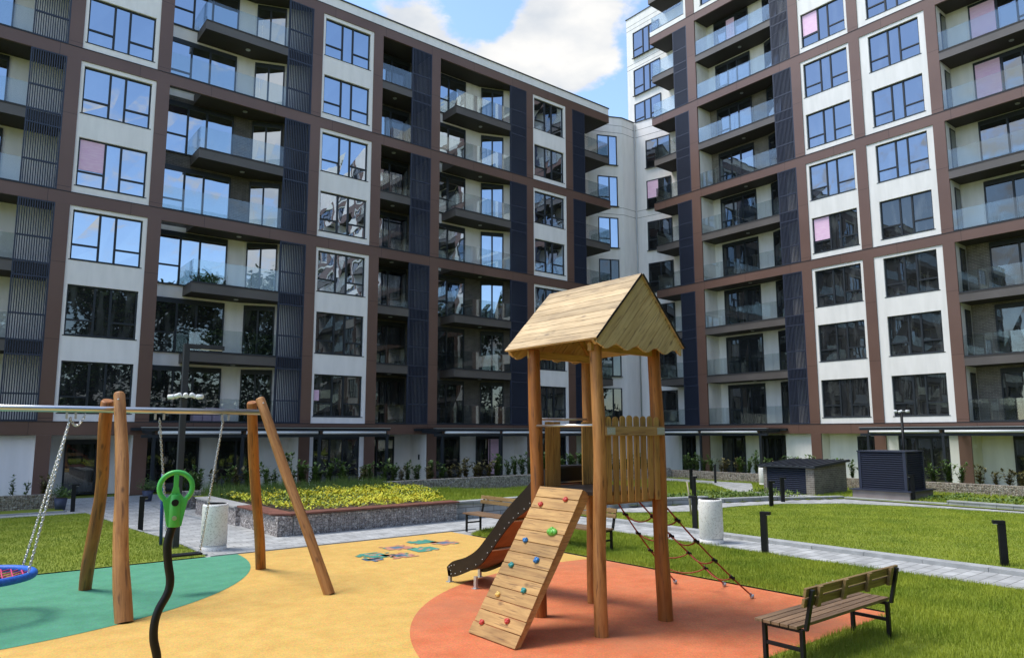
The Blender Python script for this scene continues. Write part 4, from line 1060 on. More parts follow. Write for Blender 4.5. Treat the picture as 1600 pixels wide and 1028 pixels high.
while x < 31:
    xb = x*1.285      # what the shrub is seen against
    sg = next(t_ for lim, t_ in ((9.3, 'the glazed doors behind the lamp post'), (10.3, 'the white strip right of the lamp post'), (11.7, 'the narrow glazed door behind the swing'), (13.3, 'the white wall behind the swing'),
              (17.0, 'the wide window with white jambs'), (20.2, 'the glass entrance with the intercom'), (20.9, 'the brown pier left of the second canopy'), (23.2, 'the dark glazed door left of the pink panel'),
              (24.3, 'the white strip left of the pink panel'), (26.2, 'the door with the pink panel'), (27.6, 'the white wall right of the pink panel'), (31, 'the window seen through the play tower'), (99, 'the inner corner of the court')) if xb < lim)
    br = (16.9 < x < 19.4) or random.random() < .12
    lb, gp = ('bronze-leaved shrub before ' if br else 'leafy green shrub before ')+sg, ('bronze shrubs before ' if br else 'green shrubs before ')+sg
    shrub(x, 25.75+random.uniform(-.15, .3), .42, lb, gp, random.choice(SB) if br else None)
    x += random.uniform(.28, .5)
y = 24.8
while y > 1:
    if not (14.2 < y < 17.2):
        br = 9.0 < y < 11.2 or random.random() < .1
        sg = next(t_ for lim, t_ in ((26.9, 'the inner corner at the right building'), (24.0, 'the white wall under the left end of the right canopy'), (21.3, 'the dark doors just left of the brick hut'), (18, 'the blank white wall behind the brick hut'),
                  (13.4, 'the wide window right of the louvred box'), (11.3, 'the brown pier right of the louvred box'), (7.6, 'the glazed doors near the right edge'), (-9, 'the white wall beyond the right edge')) if y*1.2 > lim)
        lb, gp = ('bronze-leaved shrub before ' if br else 'leafy green shrub before ')+sg, ('bronze shrubs before ' if br else 'green shrubs before ')+sg
        shrub(31.95+random.uniform(-.15, .3), y, .33, lb, gp, random.choice(SB) if br else None)
    else: shrub(31.95+random.uniform(-.1, .2), y, .33, 'leafy shrub seen between the brick hut and the louvred box', 'shrubs between hut and box')
    y -= random.uniform(.35, .6)
for i, (x, lb) in enumerate(((-.2, 'small leafy shrub left of the entrance, outermost'), (1.6, 'small dark shrub against the white wall at the left edge'), (2.15, 'small dark shrub, second from the left against the white wall'),
                             (2.55, 'small dark shrub beside the brown pier, third against the white wall'), (3.0, 'bronze-leaved shrub in front of the brown pier left of the entrance'))):
    shrub(x, 28.55, .38, lb, 'shrubs left of the entrance', SB[0] if i == 4 else SS[i % 3], .8)
def pot(x, y, label):
    t = thing('potted_plant', label, 'potted plant', (x, y, 0))
    b = MB(['pot_blue', 'soil']); n = 12
    b.tube([(x, y, 0), (x, y, .38)], [.14, .19], 14, 0); b.tube([(x, y, .381), (x, y, .39)], .17, 12, 1); b.build('pot', t)
    lf = MB('leaf')
    pts = [(x+random.gauss(0, .15), y+random.gauss(0, .15), .42+abs(random.gauss(0, .16))) for _ in range(420)]
    leaf_cloud(lf, pts, .10, 0, .3); lf.build('foliage', t)
pot(3.36, 27.3, 'dark blue pot with a bushy green plant left of the entrance door')
pot(6.25, 28.9, 'dark blue pot with a bushy green plant right of the entrance door')

# ================================================================= brick hut and louvred box
t = thing('brick_hut', 'low brick hut with dark louvred front and sloping metal roof', 'utility hut', (28, 15.6, 0))
b = MB('brick_grey'); b.prof([(26.62, 0), (29.05, 0), (29.05, 1.22), (26.62, 1.05)], 14.4, 14.52, 'xz'); b.prof([(26.62, 0), (29.05, 0), (29.05, 1.22), (26.62, 1.05)], 16.45, 16.57, 'xz')
b.box((26.5, 16.42, 0), (26.62, 16.57, 1.04)); b.box((26.5, 14.4, 0), (26.62, 14.74, 1.04)); b.box((28.93, 14.52, 0), (29.05, 16.45, 1.2)); b.build('brick_wall', t)
b = MB('roof_metal'); b.prof([(26.35, 1.06), (29.2, 1.25), (29.2, 1.31), (26.35, 1.12)], 14.28, 16.72, 'xz')
for k in range(9):
    y = 14.31+k*.296; b.prof([(26.35, 1.121), (29.2, 1.311), (29.2, 1.34), (26.35, 1.15)], y, y+.03, 'xz')
b.build('metal_roof', t)
b = MB('louvre_blue'); b.box((26.56, 14.74, 0), (26.60, 16.42, 1.04))
for k in range(13): b.prof([(26.50, .05+k*.077), (26.558, .085+k*.077), (26.558, .10+k*.077), (26.50, .065+k*.077)], 14.745, 16.415, 'xz')
b.build('louvre_door', t)
t = thing('louvred_box', 'dark square louvred ventilation box standing on a concrete plinth', 'ventilation box', (27.45, 12, 0))
b = MB('plinth_concrete'); b.box((26.6, 11.0, 0), (28.6, 13.0, .34)); b.build('plinth', t, .01)
b = MB('louvre_blue'); b.box((26.52, 10.92, .341), (28.68, 13.08, .38)); b.build('plinth_cap', t)
b = MB('louvre_blue')
b.box((26.86, 11.21, .381), (28.24, 12.74, 1.70))
for (x, y) in ((26.78, 11.13), (28.22, 11.13), (26.78, 12.72), (28.22, 12.72)): b.box((x, y, .381), (x+.1, y+.1, 1.715))
b.box((26.76, 11.11, 1.716), (28.34, 12.84, 1.76))
for k in range(17):
    z = .40+k*.077
    b.prof([(26.785, z), (26.858, z+.045), (26.858, z+.06), (26.785, z+.015)], 11.235, 12.715, 'xz')
    b.prof([(11.135, z), (11.208, z+.045), (11.208, z+.06), (11.135, z+.015)], 26.885, 28.215, 'yz')
b.build('louvre_housing', t)

# ================================================================= street furniture
def bin_thing(loc, label, s=1.0):
    t = thing('litter_bin', label, 'litter bin', (0, 0, 0))
    b = MB('terrazzo'); n = 32
    pr = [(.255, 0), (.26, .07), (.248, .085), (.248, .11), (.262, .125), (.258, .9), (.25, .94), (.215, .945), (.21, .8)]
    vs = [(r*math.cos(2*PI*i/n), r*math.sin(2*PI*i/n), z) for r, z in pr for i in range(n)]
    fs = [(k*n+i, k*n+(i+1) % n, (k+1)*n+(i+1) % n, (k+1)*n+i) for k in range(len(pr)-1) for i in range(n)]
    b.add(vs, fs, 0, True); b.build('shell', t)
    c = MB('black_metal'); c.tube([(0, 0, .78), (0, 0, .93)], [.19, .20], 24); c.ring((0, 0, .945), .205, .012, None, 24, 6); c.build('liner', t)
    r = MB('galvanised'); r.ring((0, 0, .098), .249, .008, None, 28, 6); r.build('metal_band', t)
    return put(t, loc, 0, None, s)
bin_thing((4.78, 15.95, 0), 'pale speckled cylindrical litter bin behind the flat swing seat')
bin_thing((13.62, 9.87, 0), 'pale speckled cylindrical litter bin on the right-hand paver path')
bin_thing((29.6, 18.5, .09), 'small pale litter bin beside the left end of the brick hut', .8)

def bollard(loc, rz, label, group='black bollard lights', s=1):
    t = thing('bollard_light', label, 'bollard', (0, 0, 0), group)
    b = MB('black_metal'); b.box((-.06, -.05, 0), (.06, .05, .79)); b.build('post', t, .004)
    b = MB('black_metal'); b.box((-.06, -.055, .791), (.135, .055, .85)); b.build('lamp_head', t, .004)
    b = MB('awning_white'); b.box((.065, -.04, .783), (.125, .04, .7905)); b.build('lens', t)
    put(t, loc, rz, None); t.scale = (1, 1, s); return t
bollard((13.05, 8.2, 0), R(-75), 'black bollard light at the path edge in front of the speckled bin')
bollard((15.2, 4.75, 0), R(120), 'black bollard light on the right lawn, nearest the right edge', s=.97)
bollard((14.95, 11.3, 0), R(110), 'black bollard light just behind the rope net and left of the speckled bin')
bollard((20.77, 15.7, .06), R(0), 'black bollard light behind the net beside the thin garden stake')
bollard((24.7, 18.8, .09), R(60), 'slim black bollard light on the raised lawn, left of the garden path')
bollard((28.9, 20.6, .09), R(30), 'black bollard light beside the garden path in front of the right canopy')
bollard((21.5, 13.2, 0), R(-40), 'black bollard light at the far path, left one in front of the brick hut')
bollard((23.55, 14.0, 0), R(-40), 'small black bollard light at the foot of the brick hut louvres')
bollard((26.75, 10.95, .09), R(130), 'black bollard light at the corner of the concrete plinth')
bollard((4.25, 20.2, 0), R(-10), 'black bollard light right of the front swing post')
bollard((3.6, 26.5, 0), R(-10), 'black bollard light left of the entrance path by the pot')

def cam_cluster(t, c, n, L_, arm_z=0):
    """white cameras and their bracket on a pole"""
    b = MB('awning_white')
    b.tube([(c[0]-L_/2*.79, c[1]+L_/2*.61, c[2]), (c[0]+L_/2*.79, c[1]-L_/2*.61, c[2])], .012, 6); b.build('camera_bracket', t)
    for i in range(n):
        f = (i/(n-1)-.5) if n > 1 else 0
        p = Vector((c[0]+f*L_*.79, c[1]-f*L_*.61, c[2])); q = MB('awning_white')
        dz = .035 if i in (1, 2, 3) and n > 3 else -.0
        d = Vector((math.cos(i*2.3), math.sin(i*2.3), -.25)).normalized() if 0 < i < n-1 else Vector((.79, -.61, 0))*(1 if i else -1)
        q.tube([p+Vector((0, 0, dz))-d*.03, p+Vector((0, 0, dz))+d*.10], .05, 8); q.blob(p+Vector((0, 0, dz)), .055, None, 8, 6); q.build('camera', t)
t = thing('lamp_post', 'tall dark square lamp post with a short horizontal arm and white cameras behind the swing', 'lamp post', (4.16, 16.48, 0))
b = MB('lamp_grey'); b.box((4.10, 16.42, 0), (4.22, 16.54, 4.36)); b.build('post', t, .005)
b = MB('lamp_grey'); b.box((4.221, 16.43, 4.26), (4.95, 16.53, 4.36)); b.build('lamp_arm', t, .005)
b = MB('awning_white'); b.box((4.45, 16.44, 4.252), (4.9, 16.52, 4.2595)); b.build('lens', t)
cam_cluster(t, (4.16, 16.34, 3.2), 5, .54)
t = thing('camera_pole', 'thin black pole topped with white cameras behind the louvred box', 'pole', (28.6, 12.2, 0))
b = MB('black_metal'); b.tube([(28.8, 12.0, 0), (28.8, 12.0, 3.2)], .05, 10); b.build('pole', t)
cam_cluster(t, (28.8, 12.0, 3.22), 3, .42)
t = MB('blue_paint'); t.tube([(4.02, 17.1, 0), (3.98, 17.1, 1.55)], .035, 10); tag(t.build('blue_post'), 'thin blue post standing behind the green handle', 'post')
t = MB('pale_stake'); t.tube([(17.42, 13.3, 0), (17.36, 13.3, .6), (17.3, 13.32, 1.0)], [.03, .028, .02], 7); tag(t.build('garden_stake'), 'pale wooden garden stake at the edge of the right lawn', 'stake')

def make_bench(name, label):
    """origin on the ground under the middle; the sitter faces +y"""
    t = thing(name, label, 'bench', (0, 0, 0), 'wooden benches with black frames')
    b = MB('bench_wood')
    for i in range(5):
        y = -.03+i*.098; b.box((-1.03, y, .425), (1.03, y+.086, .458))
    b.build('seat', t, .004)
    lean = .22
    rot = Matrix.Rotation(lean, 3, 'X')
    b = MB('bench_back')
    for z in (.695, .80): b.obox((0, -.055-(z-.45)*math.tan(lean), z), (2.06, .03, .088), rot)
    b.build('backrest', t, .004)
    for x in (-.80, -.27, .27, .80):
        b = MB('bench_back'); b.obox((x, -.095-(.745-.45)*math.tan(lean), .745), (.07, .035, .21), rot); b.build('backrest_batten', t, .003)
    for x in (-.95, .95):
        b = MB('black_metal')
        b.box((x-.025, .36, 0), (x+.025, .40, .424)); b.box((x-.025, -.06, 0), (x+.025, -.02, .42))
        b.box((x-.02, -.0195, .2), (x+.02, .3595, .235)); b.box((x-.02, -.0195, .385), (x+.02, .3595, .424))
        b.obox((x, -.092-(.62-.45)*math.tan(lean), .62), (.05, .035, .42), rot)
        b.build('leg_frame', t, .003)
    return t
b1 = make_bench('park_bench', 'nearest wooden bench seen from behind at the orange rubber edge')
b2 = copy_tree(b1); put(b2, (10.78, 13.75, .02), PI/2, 'wooden bench behind the slide, facing the play area')
b3 = copy_tree(b1); put(b3, (10.95, 11.36, .02), PI/2, 'wooden bench partly hidden behind the play tower posts')
put(b1, (7.93, 4.05, .02), 0)

# ================================================================= swing
def log(name, p0, p1, r0, r1, parent, m='log', seed=0, bend=.03, sq=True):
    """a slightly crooked round timber; the mesh runs up its own z so the grain follows it"""
    p0, p1 = Vector(p0), Vector(p1); L_ = (p1-p0).length; r = random.Random(seed)
    k, n = 22, 20; vs = []
    ph1, ph2 = r.uniform(0, 6), r.uniform(0, 6)
    for i in range(k+1):
        t = i/k; cx = bend*math.sin(PI*t*1.4+ph1)*math.sin(PI*t); cy = bend*math.sin(PI*t*1.9+ph2)*math.sin(PI*t)
        rr = r0+(r1-r0)*t; rr *= 1+.035*math.sin(t*9+ph1)+.02*math.sin(t*23+ph2)
        if i == k: rr *= .86
        if i == k-1: rr *= .985
        for j in range(n):
            a = 2*PI*j/n; q = rr*(1+.03*math.sin(3*a+ph1+t*2)+.012*math.sin(7*a+t*5))
            vs.append((cx+q*math.cos(a), cy+q*math.sin(a), L_*(t if i < k-1 else (1-.022/L_ if i == k-1 else 1))))
    b = MB(m)
    fs = [(i*n+j, i*n+(j+1) % n, (i+1)*n+(j+1) % n, (i+1)*n+j) for i in range(k) for j in range(n)]
    b.add(vs, fs, 0, True); b.f.append(list(range(k*n, k*n+n))); b.m.append(0); b.smooth.append(False)
    o = bpy.data.objects.new(name, b.mesh(name)); COL.objects.link(o)
    o.location = p0; o.rotation_euler = (p1-p0).to_track_quat('Z', 'Y').to_euler()
    if parent: o.parent = parent; o.matrix_parent_inverse = wm(parent).inverted()
    return o
sw = thing('swing_frame', 'wooden A-frame swing with round timber posts and a steel top beam', 'swing frame', (3.4, 11.8, 0))
log('post', (2.1, 10.55, 0), (2.07, 11.72, 3.0), .108, .074, sw, seed=1, bend=.035)
log('post', (2.03, 13.1, 0), (1.97, 11.96, 2.9), .092, .085, sw, 'log_dark', seed=2, bend=.06)
log('post', (4.76, 13.1, 0), (4.10, 12.0, 2.93), .088, .082, sw, 'log_dark', seed=3, bend=.03)
log('post', (4.84, 10.4, 0), (4.12, 11.70, 2.98), .080, .075, sw, 'log', seed=4, bend=.03)
log('post', (-1.5, 10.5, 0), (-1.0, 11.7, 2.95), .11, .09, sw, seed=5); log('post', (-1.5, 13.1, 0), (-1.0, 12.0, 2.9), .11, .09, sw, seed=6)
b = MB('steel'); b.tube([(-1.15, 11.84, 2.76), (4.2, 11.84, 2.76)], .046, 16); b.build('top_beam', sw)
b = MB('galvanised')
for x in (-.45, 1.45, 1.56, 2.60, 2.72, 3.58, 3.68):
    b.box((x-.012, 11.815, 2.62), (x+.012, 11.865, 2.715))
for x in (2.02, 4.12):
    for y in (11.66,): b.blob((x+.02, y-.07, 2.72), (.014, .014, .014)); b.blob((x+.02, y-.08, 2.9), (.014, .014, .014))
b.build('hanger', sw)
def chain(mb, p0, p1, sag=0, link=.045):
    p0, p1 = Vector(p0), Vector(p1); L_ = (p1-p0).length+sag*1.5; n = max(3, int(L_/(link*.78)))
    pts = [p0.lerp(p1, i/n)-Vector((0, 0, 4*sag*(i/n)*(1-i/n))) for i in range(n+1)]
    for i in range(n):
        d = (pts[i+1]-pts[i]); q = d.to_track_quat('X', 'Z').to_matrix() @ Matrix.Rotation((i % 2)*PI/2+.4, 3, 'X')
        mb.ring((pts[i]+pts[i+1])/2, link*.34, .0055, q, 8, 4, 0, 1.75, 1)
t = thing('basket_swing', 'round blue-rimmed basket swing with pink rope net on chains', 'basket swing', (.6, 11.9, .55))
b = MB('blue_rope'); b.ring((.55, 11.9, .55), .66, .052, None, 48, 12); b.build('rim', t)
b = MB('pink_rope')
for k in range(-5, 6):
    o_ = k*.11; h = math.sqrt(max(.01, .62**2-o_**2))
    for s_ in (0, 1):
        pts = []
        for i in range(9):
            u = -h+2*h*i/8; dz = -.10*(1-(u*u+o_*o_)/.62**2); pts.append((.55+u, 11.9+o_, .55+dz) if s_ else (.55+o_, 11.9+u, .55+dz))
        b.tube(pts, .009, 5)
b.build('net', t)
for (x, y, x0) in ((1.12, 11.55, 1.5), (1.12, 12.25, 1.5), (-.02, 11.55, -.4), (-.02, 12.25, -.4)):
    b = MB('steel'); chain(b, (x0, 11.84, 2.64), (x, y, .60)); b.build('chain', t)
b = MB('steel'); chain(b, (1.5, 11.84, 2.62), (1.68, 11.84, 2.70), .13); b.build('spare_chain', t)
t = thing('flat_swing', 'flat black rubber swing seat hanging on two chains right of the front post', 'swing seat', (3.1, 11.8, .6))
b = MB('black_metal'); b.box((2.87, 11.72, .575), (3.36, 11.92, .605)); b.build('seat', t, .01)
for (a, c) in ((2.66, 2.89), (3.60, 3.34)):
    b = MB('steel'); chain(b, (a, 11.84, 2.64), (c, 11.82, .61)); b.build('chain', t)
# green wheel handle on its bent black pole
t = thing('climbing_pole', 'bent black play pole with a bright green wheel on top, closest to the viewer', 'play pole', (1.6, 7.0, 0))
b = MB('black_metal')
pl_ = [(1.62, 7.0, 0), (1.66, 7.0, .3), (1.67, 7.0, .47), (1.635, 7.0, .63), (1.632, 7.0, .76), (1.66, 7.0, .88), (1.725, 7.0, 1.01), (1.74, 7.0, 1.12), (1.715, 7.0, 1.27), (1.70, 7.0, 1.42), (1.715, 7.0, 1.52), (1.745, 7.0, 1.63)]
# smooth the pole
def cr_(P, m=6):
    P = [Vector(p) for p in P]; o = []
    for i in range(len(P)-1):
        p0, p1, p2, p3 = P[max(i-1, 0)], P[i], P[i+1], P[min(i+2, len(P)-1)]
        for k in range(m):
            t_ = k/m; o.append(.5*((2*p1)+(-p0+p2)*t_+(2*p0-5*p1+4*p2-p3)*t_*t_+(-p0+3*p1-3*p2+p3)*t_**3))
    return o+[P[-1]]
b.tube(cr_(pl_), .036, 12); b.build('pole', t)
# handle lies in a plane facing the viewer
hx = Vector((math.cos(R(-14)), math.sin(R(-14)), 0)); hz = Vector((0, 0, 1)); hy = hx.cross(hz)*-1
Mh = Matrix(((hx.x, hy.x, hz.x), (hx.y, hy.y, hz.y), (hx.z, hy.z, hz.z)))
c0 = Vector((1.745, 7.0, 1.925))
b = MB('green_plastic')
RY = Mh @ Matrix.Rotation(PI/2, 3, 'X')
b.ring(c0, .135, .023, RY, 40, 10)
def hp(u, v, d=0): return c0+hx*u+hz*v+hy*d
# web: central spoke widening down to the body
prof_ = [(-.018, .115), (.018, .115), (.02, .02), (.035, -.05), (.075, -.10), (.105, -.105), (.085, -.20), (.06, -.34), (-.06, -.34), (-.085, -.20), (-.105, -.105), (-.075, -.10), (-.035, -.05), (-.02, .02)]
k = len(prof_)
vs = [hp(u, v, -.024) for u, v in prof_]+[hp(u, v, .024) for u, v in prof_]
b.add(vs, [tuple(range(k-1, -1, -1)), tuple(range(k, 2*k))]+[(i, (i+1) % k, k+(i+1) % k, k+i) for i in range(k)])
b.tube([hp(0, .12), hp(0, .0), hp(0, -.08)], [.023, .022, .03], 10); b.tube([hp(0, -.06), hp(0, -.16), hp(0, -.345)], [.045, .055, .052], 14)
b.ring(hp(0, -.13, -.035), .032, .008, RY, 20, 6); b.ring(hp(0, -.265, -.035), .026, .008, RY, 20, 6)
b.build('wheel_handle', t, .006)
b = MB('black_metal'); b.tube([hp(0, -.13, -.062), hp(0, -.13, 0)], .030, 16); b.build('recessed_bolt', t)
b = MB('steel'); b.tube([hp(0, -.265, -.060), hp(0, -.265, 0)], .020, 12); b.build('bolt', t)

# ================================================================= play tower
T = thing('play_tower', 'wooden play tower with gabled plank roof, climbing ramp, rope net and slide', 'play tower', (6.95, 6.85, 0))
log('post', (6.37, 6.22, 0), (6.37, 6.24, 3.54), .084, .080, T, 'log', 11, .03)
log('post', (7.55, 6.22, 0), (7.47, 6.24, 3.54), .102, .084, T, 'log_dark', 12, .02)
log('post', (6.42, 7.38, 0), (6.33, 7.38, 3.54), .09, .086, T, 'log_dark', 13, .02)
log('post', (7.5, 7.49, 0), (7.42, 7.46, 3.54), .075, .07, T, 'log', 14, .02)
b = MB('slide_side'); b.box((6.40, 6.25, 1.64), (7.52, 7.42, 1.685)); b.build('deck', T)
for y in (6.30, 7.28): b = MB('plank_x'); b.box((6.45, y, 1.52), (7.45, y+.06, 1.639)); b.build('deck_joist', T)
# roof
yf, yb = 5.96, 7.66; zr, ze = 4.42, 3.52; xr, xl, xe = 6.93, 6.08, 7.74
b = MB('roof_plank'); nb = 9
for (xa, sgn) in ((xl, 1), (xe, -1)):
    ex = Vector((xr, 0, zr))-Vector((xa, 0, ze)); L_ = ex.length; u = ex.normalized(); nn = Vector((-u.z, 0, u.x))*(1 if sgn > 0 else -1)
    for i in range(nb):
        p = Vector((xa, 0, ze))+u*(L_*i/nb+.004); q = Vector((xa, 0, ze))+u*(L_*(i+1)/nb-.004)
        y0 = yf-.03+random.uniform(-.004, .004); y1 = yb+.03+random.uniform(-.004, .004)
        b.add([(p.x, y0, p.z), (p.x, y1, p.z), (q.x, y1, q.z), (q.x, y0, q.z), (p.x+nn.x*.026, y0, p.z+nn.z*.026), (p.x+nn.x*.026, y1, p.z+nn.z*.026), (q.x+nn.x*.026, y1, q.z+nn.z*.026), (q.x+nn.x*.026, y0, q.z+nn.z*.026)],
              [(0, 1, 2, 3), (7, 6, 5, 4), (0, 4, 5, 1), (1, 5, 6, 2), (2, 6, 7, 3), (3, 7, 4, 0)])
rf = b.build('roof', T)
for (xa, sgn) in ((xl, 1), (xe, -1)):
    ex = Vector((xr, 0, zr))-Vector((xa, 0, ze)); u = ex.normalized(); nn = Vector((-u.z, 0, u.x))*sgn
    for (ya, yb2) in ((yf-.036, yf-.031), (yb+.031, yb+.036)):
        p = Vector((xa, 0, ze)); q = Vector((xr, 0, zr)); bt = MB('slide_side')
        bt.add([(p.x, ya, p.z), (q.x, ya, q.z), (q.x+nn.x*.026, ya, q.z+nn.z*.026), (p.x+nn.x*.026, ya, p.z+nn.z*.026),
                (p.x, yb2, p.z), (q.x, yb2, q.z), (q.x+nn.x*.026, yb2, q.z+nn.z*.026), (p.x+nn.x*.026, yb2, p.z+nn.z*.026)],
               [(0, 1, 2, 3), (7, 6, 5, 4), (0, 4, 5, 1), (1, 5, 6, 2), (2, 6, 7, 3), (3, 7, 4, 0)])
        bt.build('bark_edge', rf)
def gable(y0, y1):
    """diagonal boards clipped to the triangle, wavy lower edge"""
    b = MB('gable_plank')
    def zlow(x): return ze-.045+.032*math.cos((x-xl)/(xe-xl)*2*PI*4.5)-.02
    sl = (zr-ze)/(xr-xl); sr = (zr-ze)/(xe-xr)
    tri = lambda x: (zr-(xr-x)*sl if x < xr else zr-(x-xr)*sr)-.004
    # boards run parallel to the left slope; c = z - sl*x is constant on a board edge
    cmax = ze-sl*xl; cmin = (ze-.1)-sl*xe; nbd = 9
    for i in range(nbd):
        ca = cmax-(cmax-cmin)*i/nbd-.004; cb = cmax-(cmax-cmin)*(i+1)/nbd+.004
        K = 60; top = []; bot = []
        for k in range(K+1):
            x = xl+.03+(xe-xl-.06)*k/K
            hi = min(ca+sl*x, tri(x)); lo = max(cb+sl*x, zlow(x))
            if hi-lo > .0015: top.append((x, hi)); bot.append((x, lo))
        if len(top) > 1:
            poly = bot+top[::-1]
            # strips between stations keep the faces convex
            for k in range(len(top)-1):
                q = [bot[k], bot[k+1], top[k+1], top[k]]
                b.add([(x, y0, z) for x, z in q]+[(x, y1, z) for x, z in q], [(0, 1, 2, 3), (7, 6, 5, 4), (0, 4, 5, 1), (3, 2, 6, 7)]+([(0, 3, 7, 4)] if k == 0 else [])+([(1, 5, 6, 2)] if k == len(top)-2 else []))
    return b.build('gable_board', T)
gable(yf, yf+.022); gable(yb-.022, yb)
for y in (yf+.024, yb-.07):
    for (xa, sg) in ((xl, 1), (xe, -1)):
        b = MB('plank_x'); ex = Vector((xr-xa, 0, zr-ze)); L_ = ex.length; ang = math.atan2(ex.z, ex.x)
        mid = Vector(((xa+xr)/2, y+.023, (ze+zr)/2-.055)); b.obox(mid, (L_*.94, .045, .07), Matrix.Rotation(-ang, 3, 'Y')); b.build('rafter', T)
for y in (6.2, 7.36):
    b = MB('plank_x'); b.box((6.25, y, 3.42), (7.55, y+.06, 3.52)); b.build('tie_beam', T)
# picket panel
b = MB('plank_z')
xs0, xs1 = 6.42, 7.46; npk = 8; wv = (xs1-xs0)/npk
def picket(mb, x, w_, z0, z1, y0, y1):
    pr = [(x, z0), (x+w_, z0), (x+w_, z1-w_*.45)]+[(x+w_/2+w_/2*math.cos(a), z1-w_*.45+w_*.45*math.sin(a)) for a in (R(30), R(60), R(90), R(120), R(150))]+[(x, z1-w_*.45)]
    mb.prof(pr, y0, y1, 'xz')
for i in range(npk):
    picket(b, xs0+i*wv+.019, wv-.038, 1.56+random.uniform(-.01, .01), 2.62+random.uniform(-.012, .012), 6.15, 6.175)
pk = b.build('picket_panel', T, .004)
b = MB('plank_x'); b.box((6.40, 6.115, 2.37), (7.50, 6.149, 2.49)); b.build('crossboard', pk, .004)
for x0 in (6.42, 7.36):
    b = MB('galvanised'); b.box((x0, 6.108, 2.385), (x0+.14, 6.1145, 2.475))
    for x in (.03, .07, .11):
        for z in (2.41, 2.45): b.blob((x0+x, 6.107, z), .009, None, 6, 4)
    b.build('bracket', pk)
for (x0, x1) in ((6.47, 6.60), (6.61, 6.735), (7.16, 7.30), (7.31, 7.44)):
    b = MB('plank_z'); b.box((x0, 7.30, 1.69), (x1, 7.325, 2.56)); b.build('rear_plank', T, .004)
b = MB('steel'); b.tube([(6.33, 7.42, 2.505), (6.33, 6.26, 2.50)], .017, 10); b.box((6.30, 7.36, 2.44), (6.315, 7.42, 2.60)); b.build('grab_bar', T)
b = MB('steel'); b.tube([(6.42, 7.45, 2.60), (7.45, 7.45, 2.605)], .015, 10); b.build('grab_bar', T)
# climbing ramp
rp0, rp1 = Vector((5.24, 0, .01)), Vector((6.34, 0, 1.70)); ru = (rp1-rp0).normalized(); RL = (rp1-rp0).length; rn = Vector((-ru.z, 0, ru.x))
ya, yb3 = 6.44, 7.33
b = MB('plank_y'); npl = 13
for i in range(npl):
    p = rp0+ru*(RL*i/npl+.004); q = rp0+ru*(RL*(i+1)/npl-.004)
    ws = (7.33-.09*i/npl) ; jy = random.uniform(-.004, .004); h = .028+random.uniform(-.002, .002)
    P4_ = [(p, ya), (q, ya), (q, ws), (p, ws)]
    vs = [(v.x, y+jy, v.z) for v, y in P4_]+[(v.x+rn.x*h, y+jy, v.z+rn.z*h) for v, y in P4_]
    b.add(vs, [(0, 1, 2, 3), (7, 6, 5, 4), (0, 4, 5, 1), (1, 5, 6, 2), (2, 6, 7, 3), (3, 7, 4, 0)])
ramp = b.build('climbing_ramp', T, .003)
for y in (ya+.01, 7.22):
    b = MB('plank_x'); p, q = rp0-rn*.002, rp1-rn*.002
    b.add([(p.x, y, p.z), (q.x, y, q.z), (q.x-rn.x*.12, y, q.z-rn.z*.12), (p.x+.05, y, .0), (p.x, y+.045, p.z), (q.x, y+.045, q.z), (q.x-rn.x*.12, y+.045, q.z-rn.z*.12), (p.x+.05, y+.045, .0)],
          [(0, 1, 2, 3), (7, 6, 5, 4), (0, 4, 5, 1), (1, 5, 6, 2), (2, 6, 7, 3), (3, 7, 4, 0)])
    b.build('ramp_stringer', T)
for (y, t_, m_, r_) in ((7.07, .87, 'hold_red', .042), (6.66, .92, 'hold_red', .042), (6.65, .70, 'hold_green', .068), (7.05, .62, 'hold_blue', .045), (6.70, .51, 'hold_blue', .048), (7.10, .45, 'hold_teal', .045),
                       (6.69, .32, 'hold_teal', .045), (7.10, .26, 'hold_yellow', .042), (7.16, .08, 'hold_red', .042), (6.74, .13, 'hold_red', .044)):
    r_ *= .88; c = rp0+ru*(RL*t_)+rn*.038; hb = MB(m_)
    Mr = Matrix(((ru.x, 0, rn.x), (0, 1, 0), (ru.z, 0, rn.z)))
    hb.blob((c.x, y, c.z), (r_*.9, r_*(1.5 if r_ > .05 else 1.05), r_*.6), Mr @ Matrix.Rotation(random.uniform(-.5, .5), 3, 'Z'), 12, 8)
    for k in range(3):
        a = k*2.1+t_*9; hb.blob(Vector((c.x, y, c.z))+Mr@Vector((math.cos(a)*r_*.45, math.sin(a)*r_*.55, r_*.25)), r_*.5, None, 8, 6)
    o = hb.build('climbing_hold', ramp); o['label'] = m_.split('_')[1]+' climbing hold'
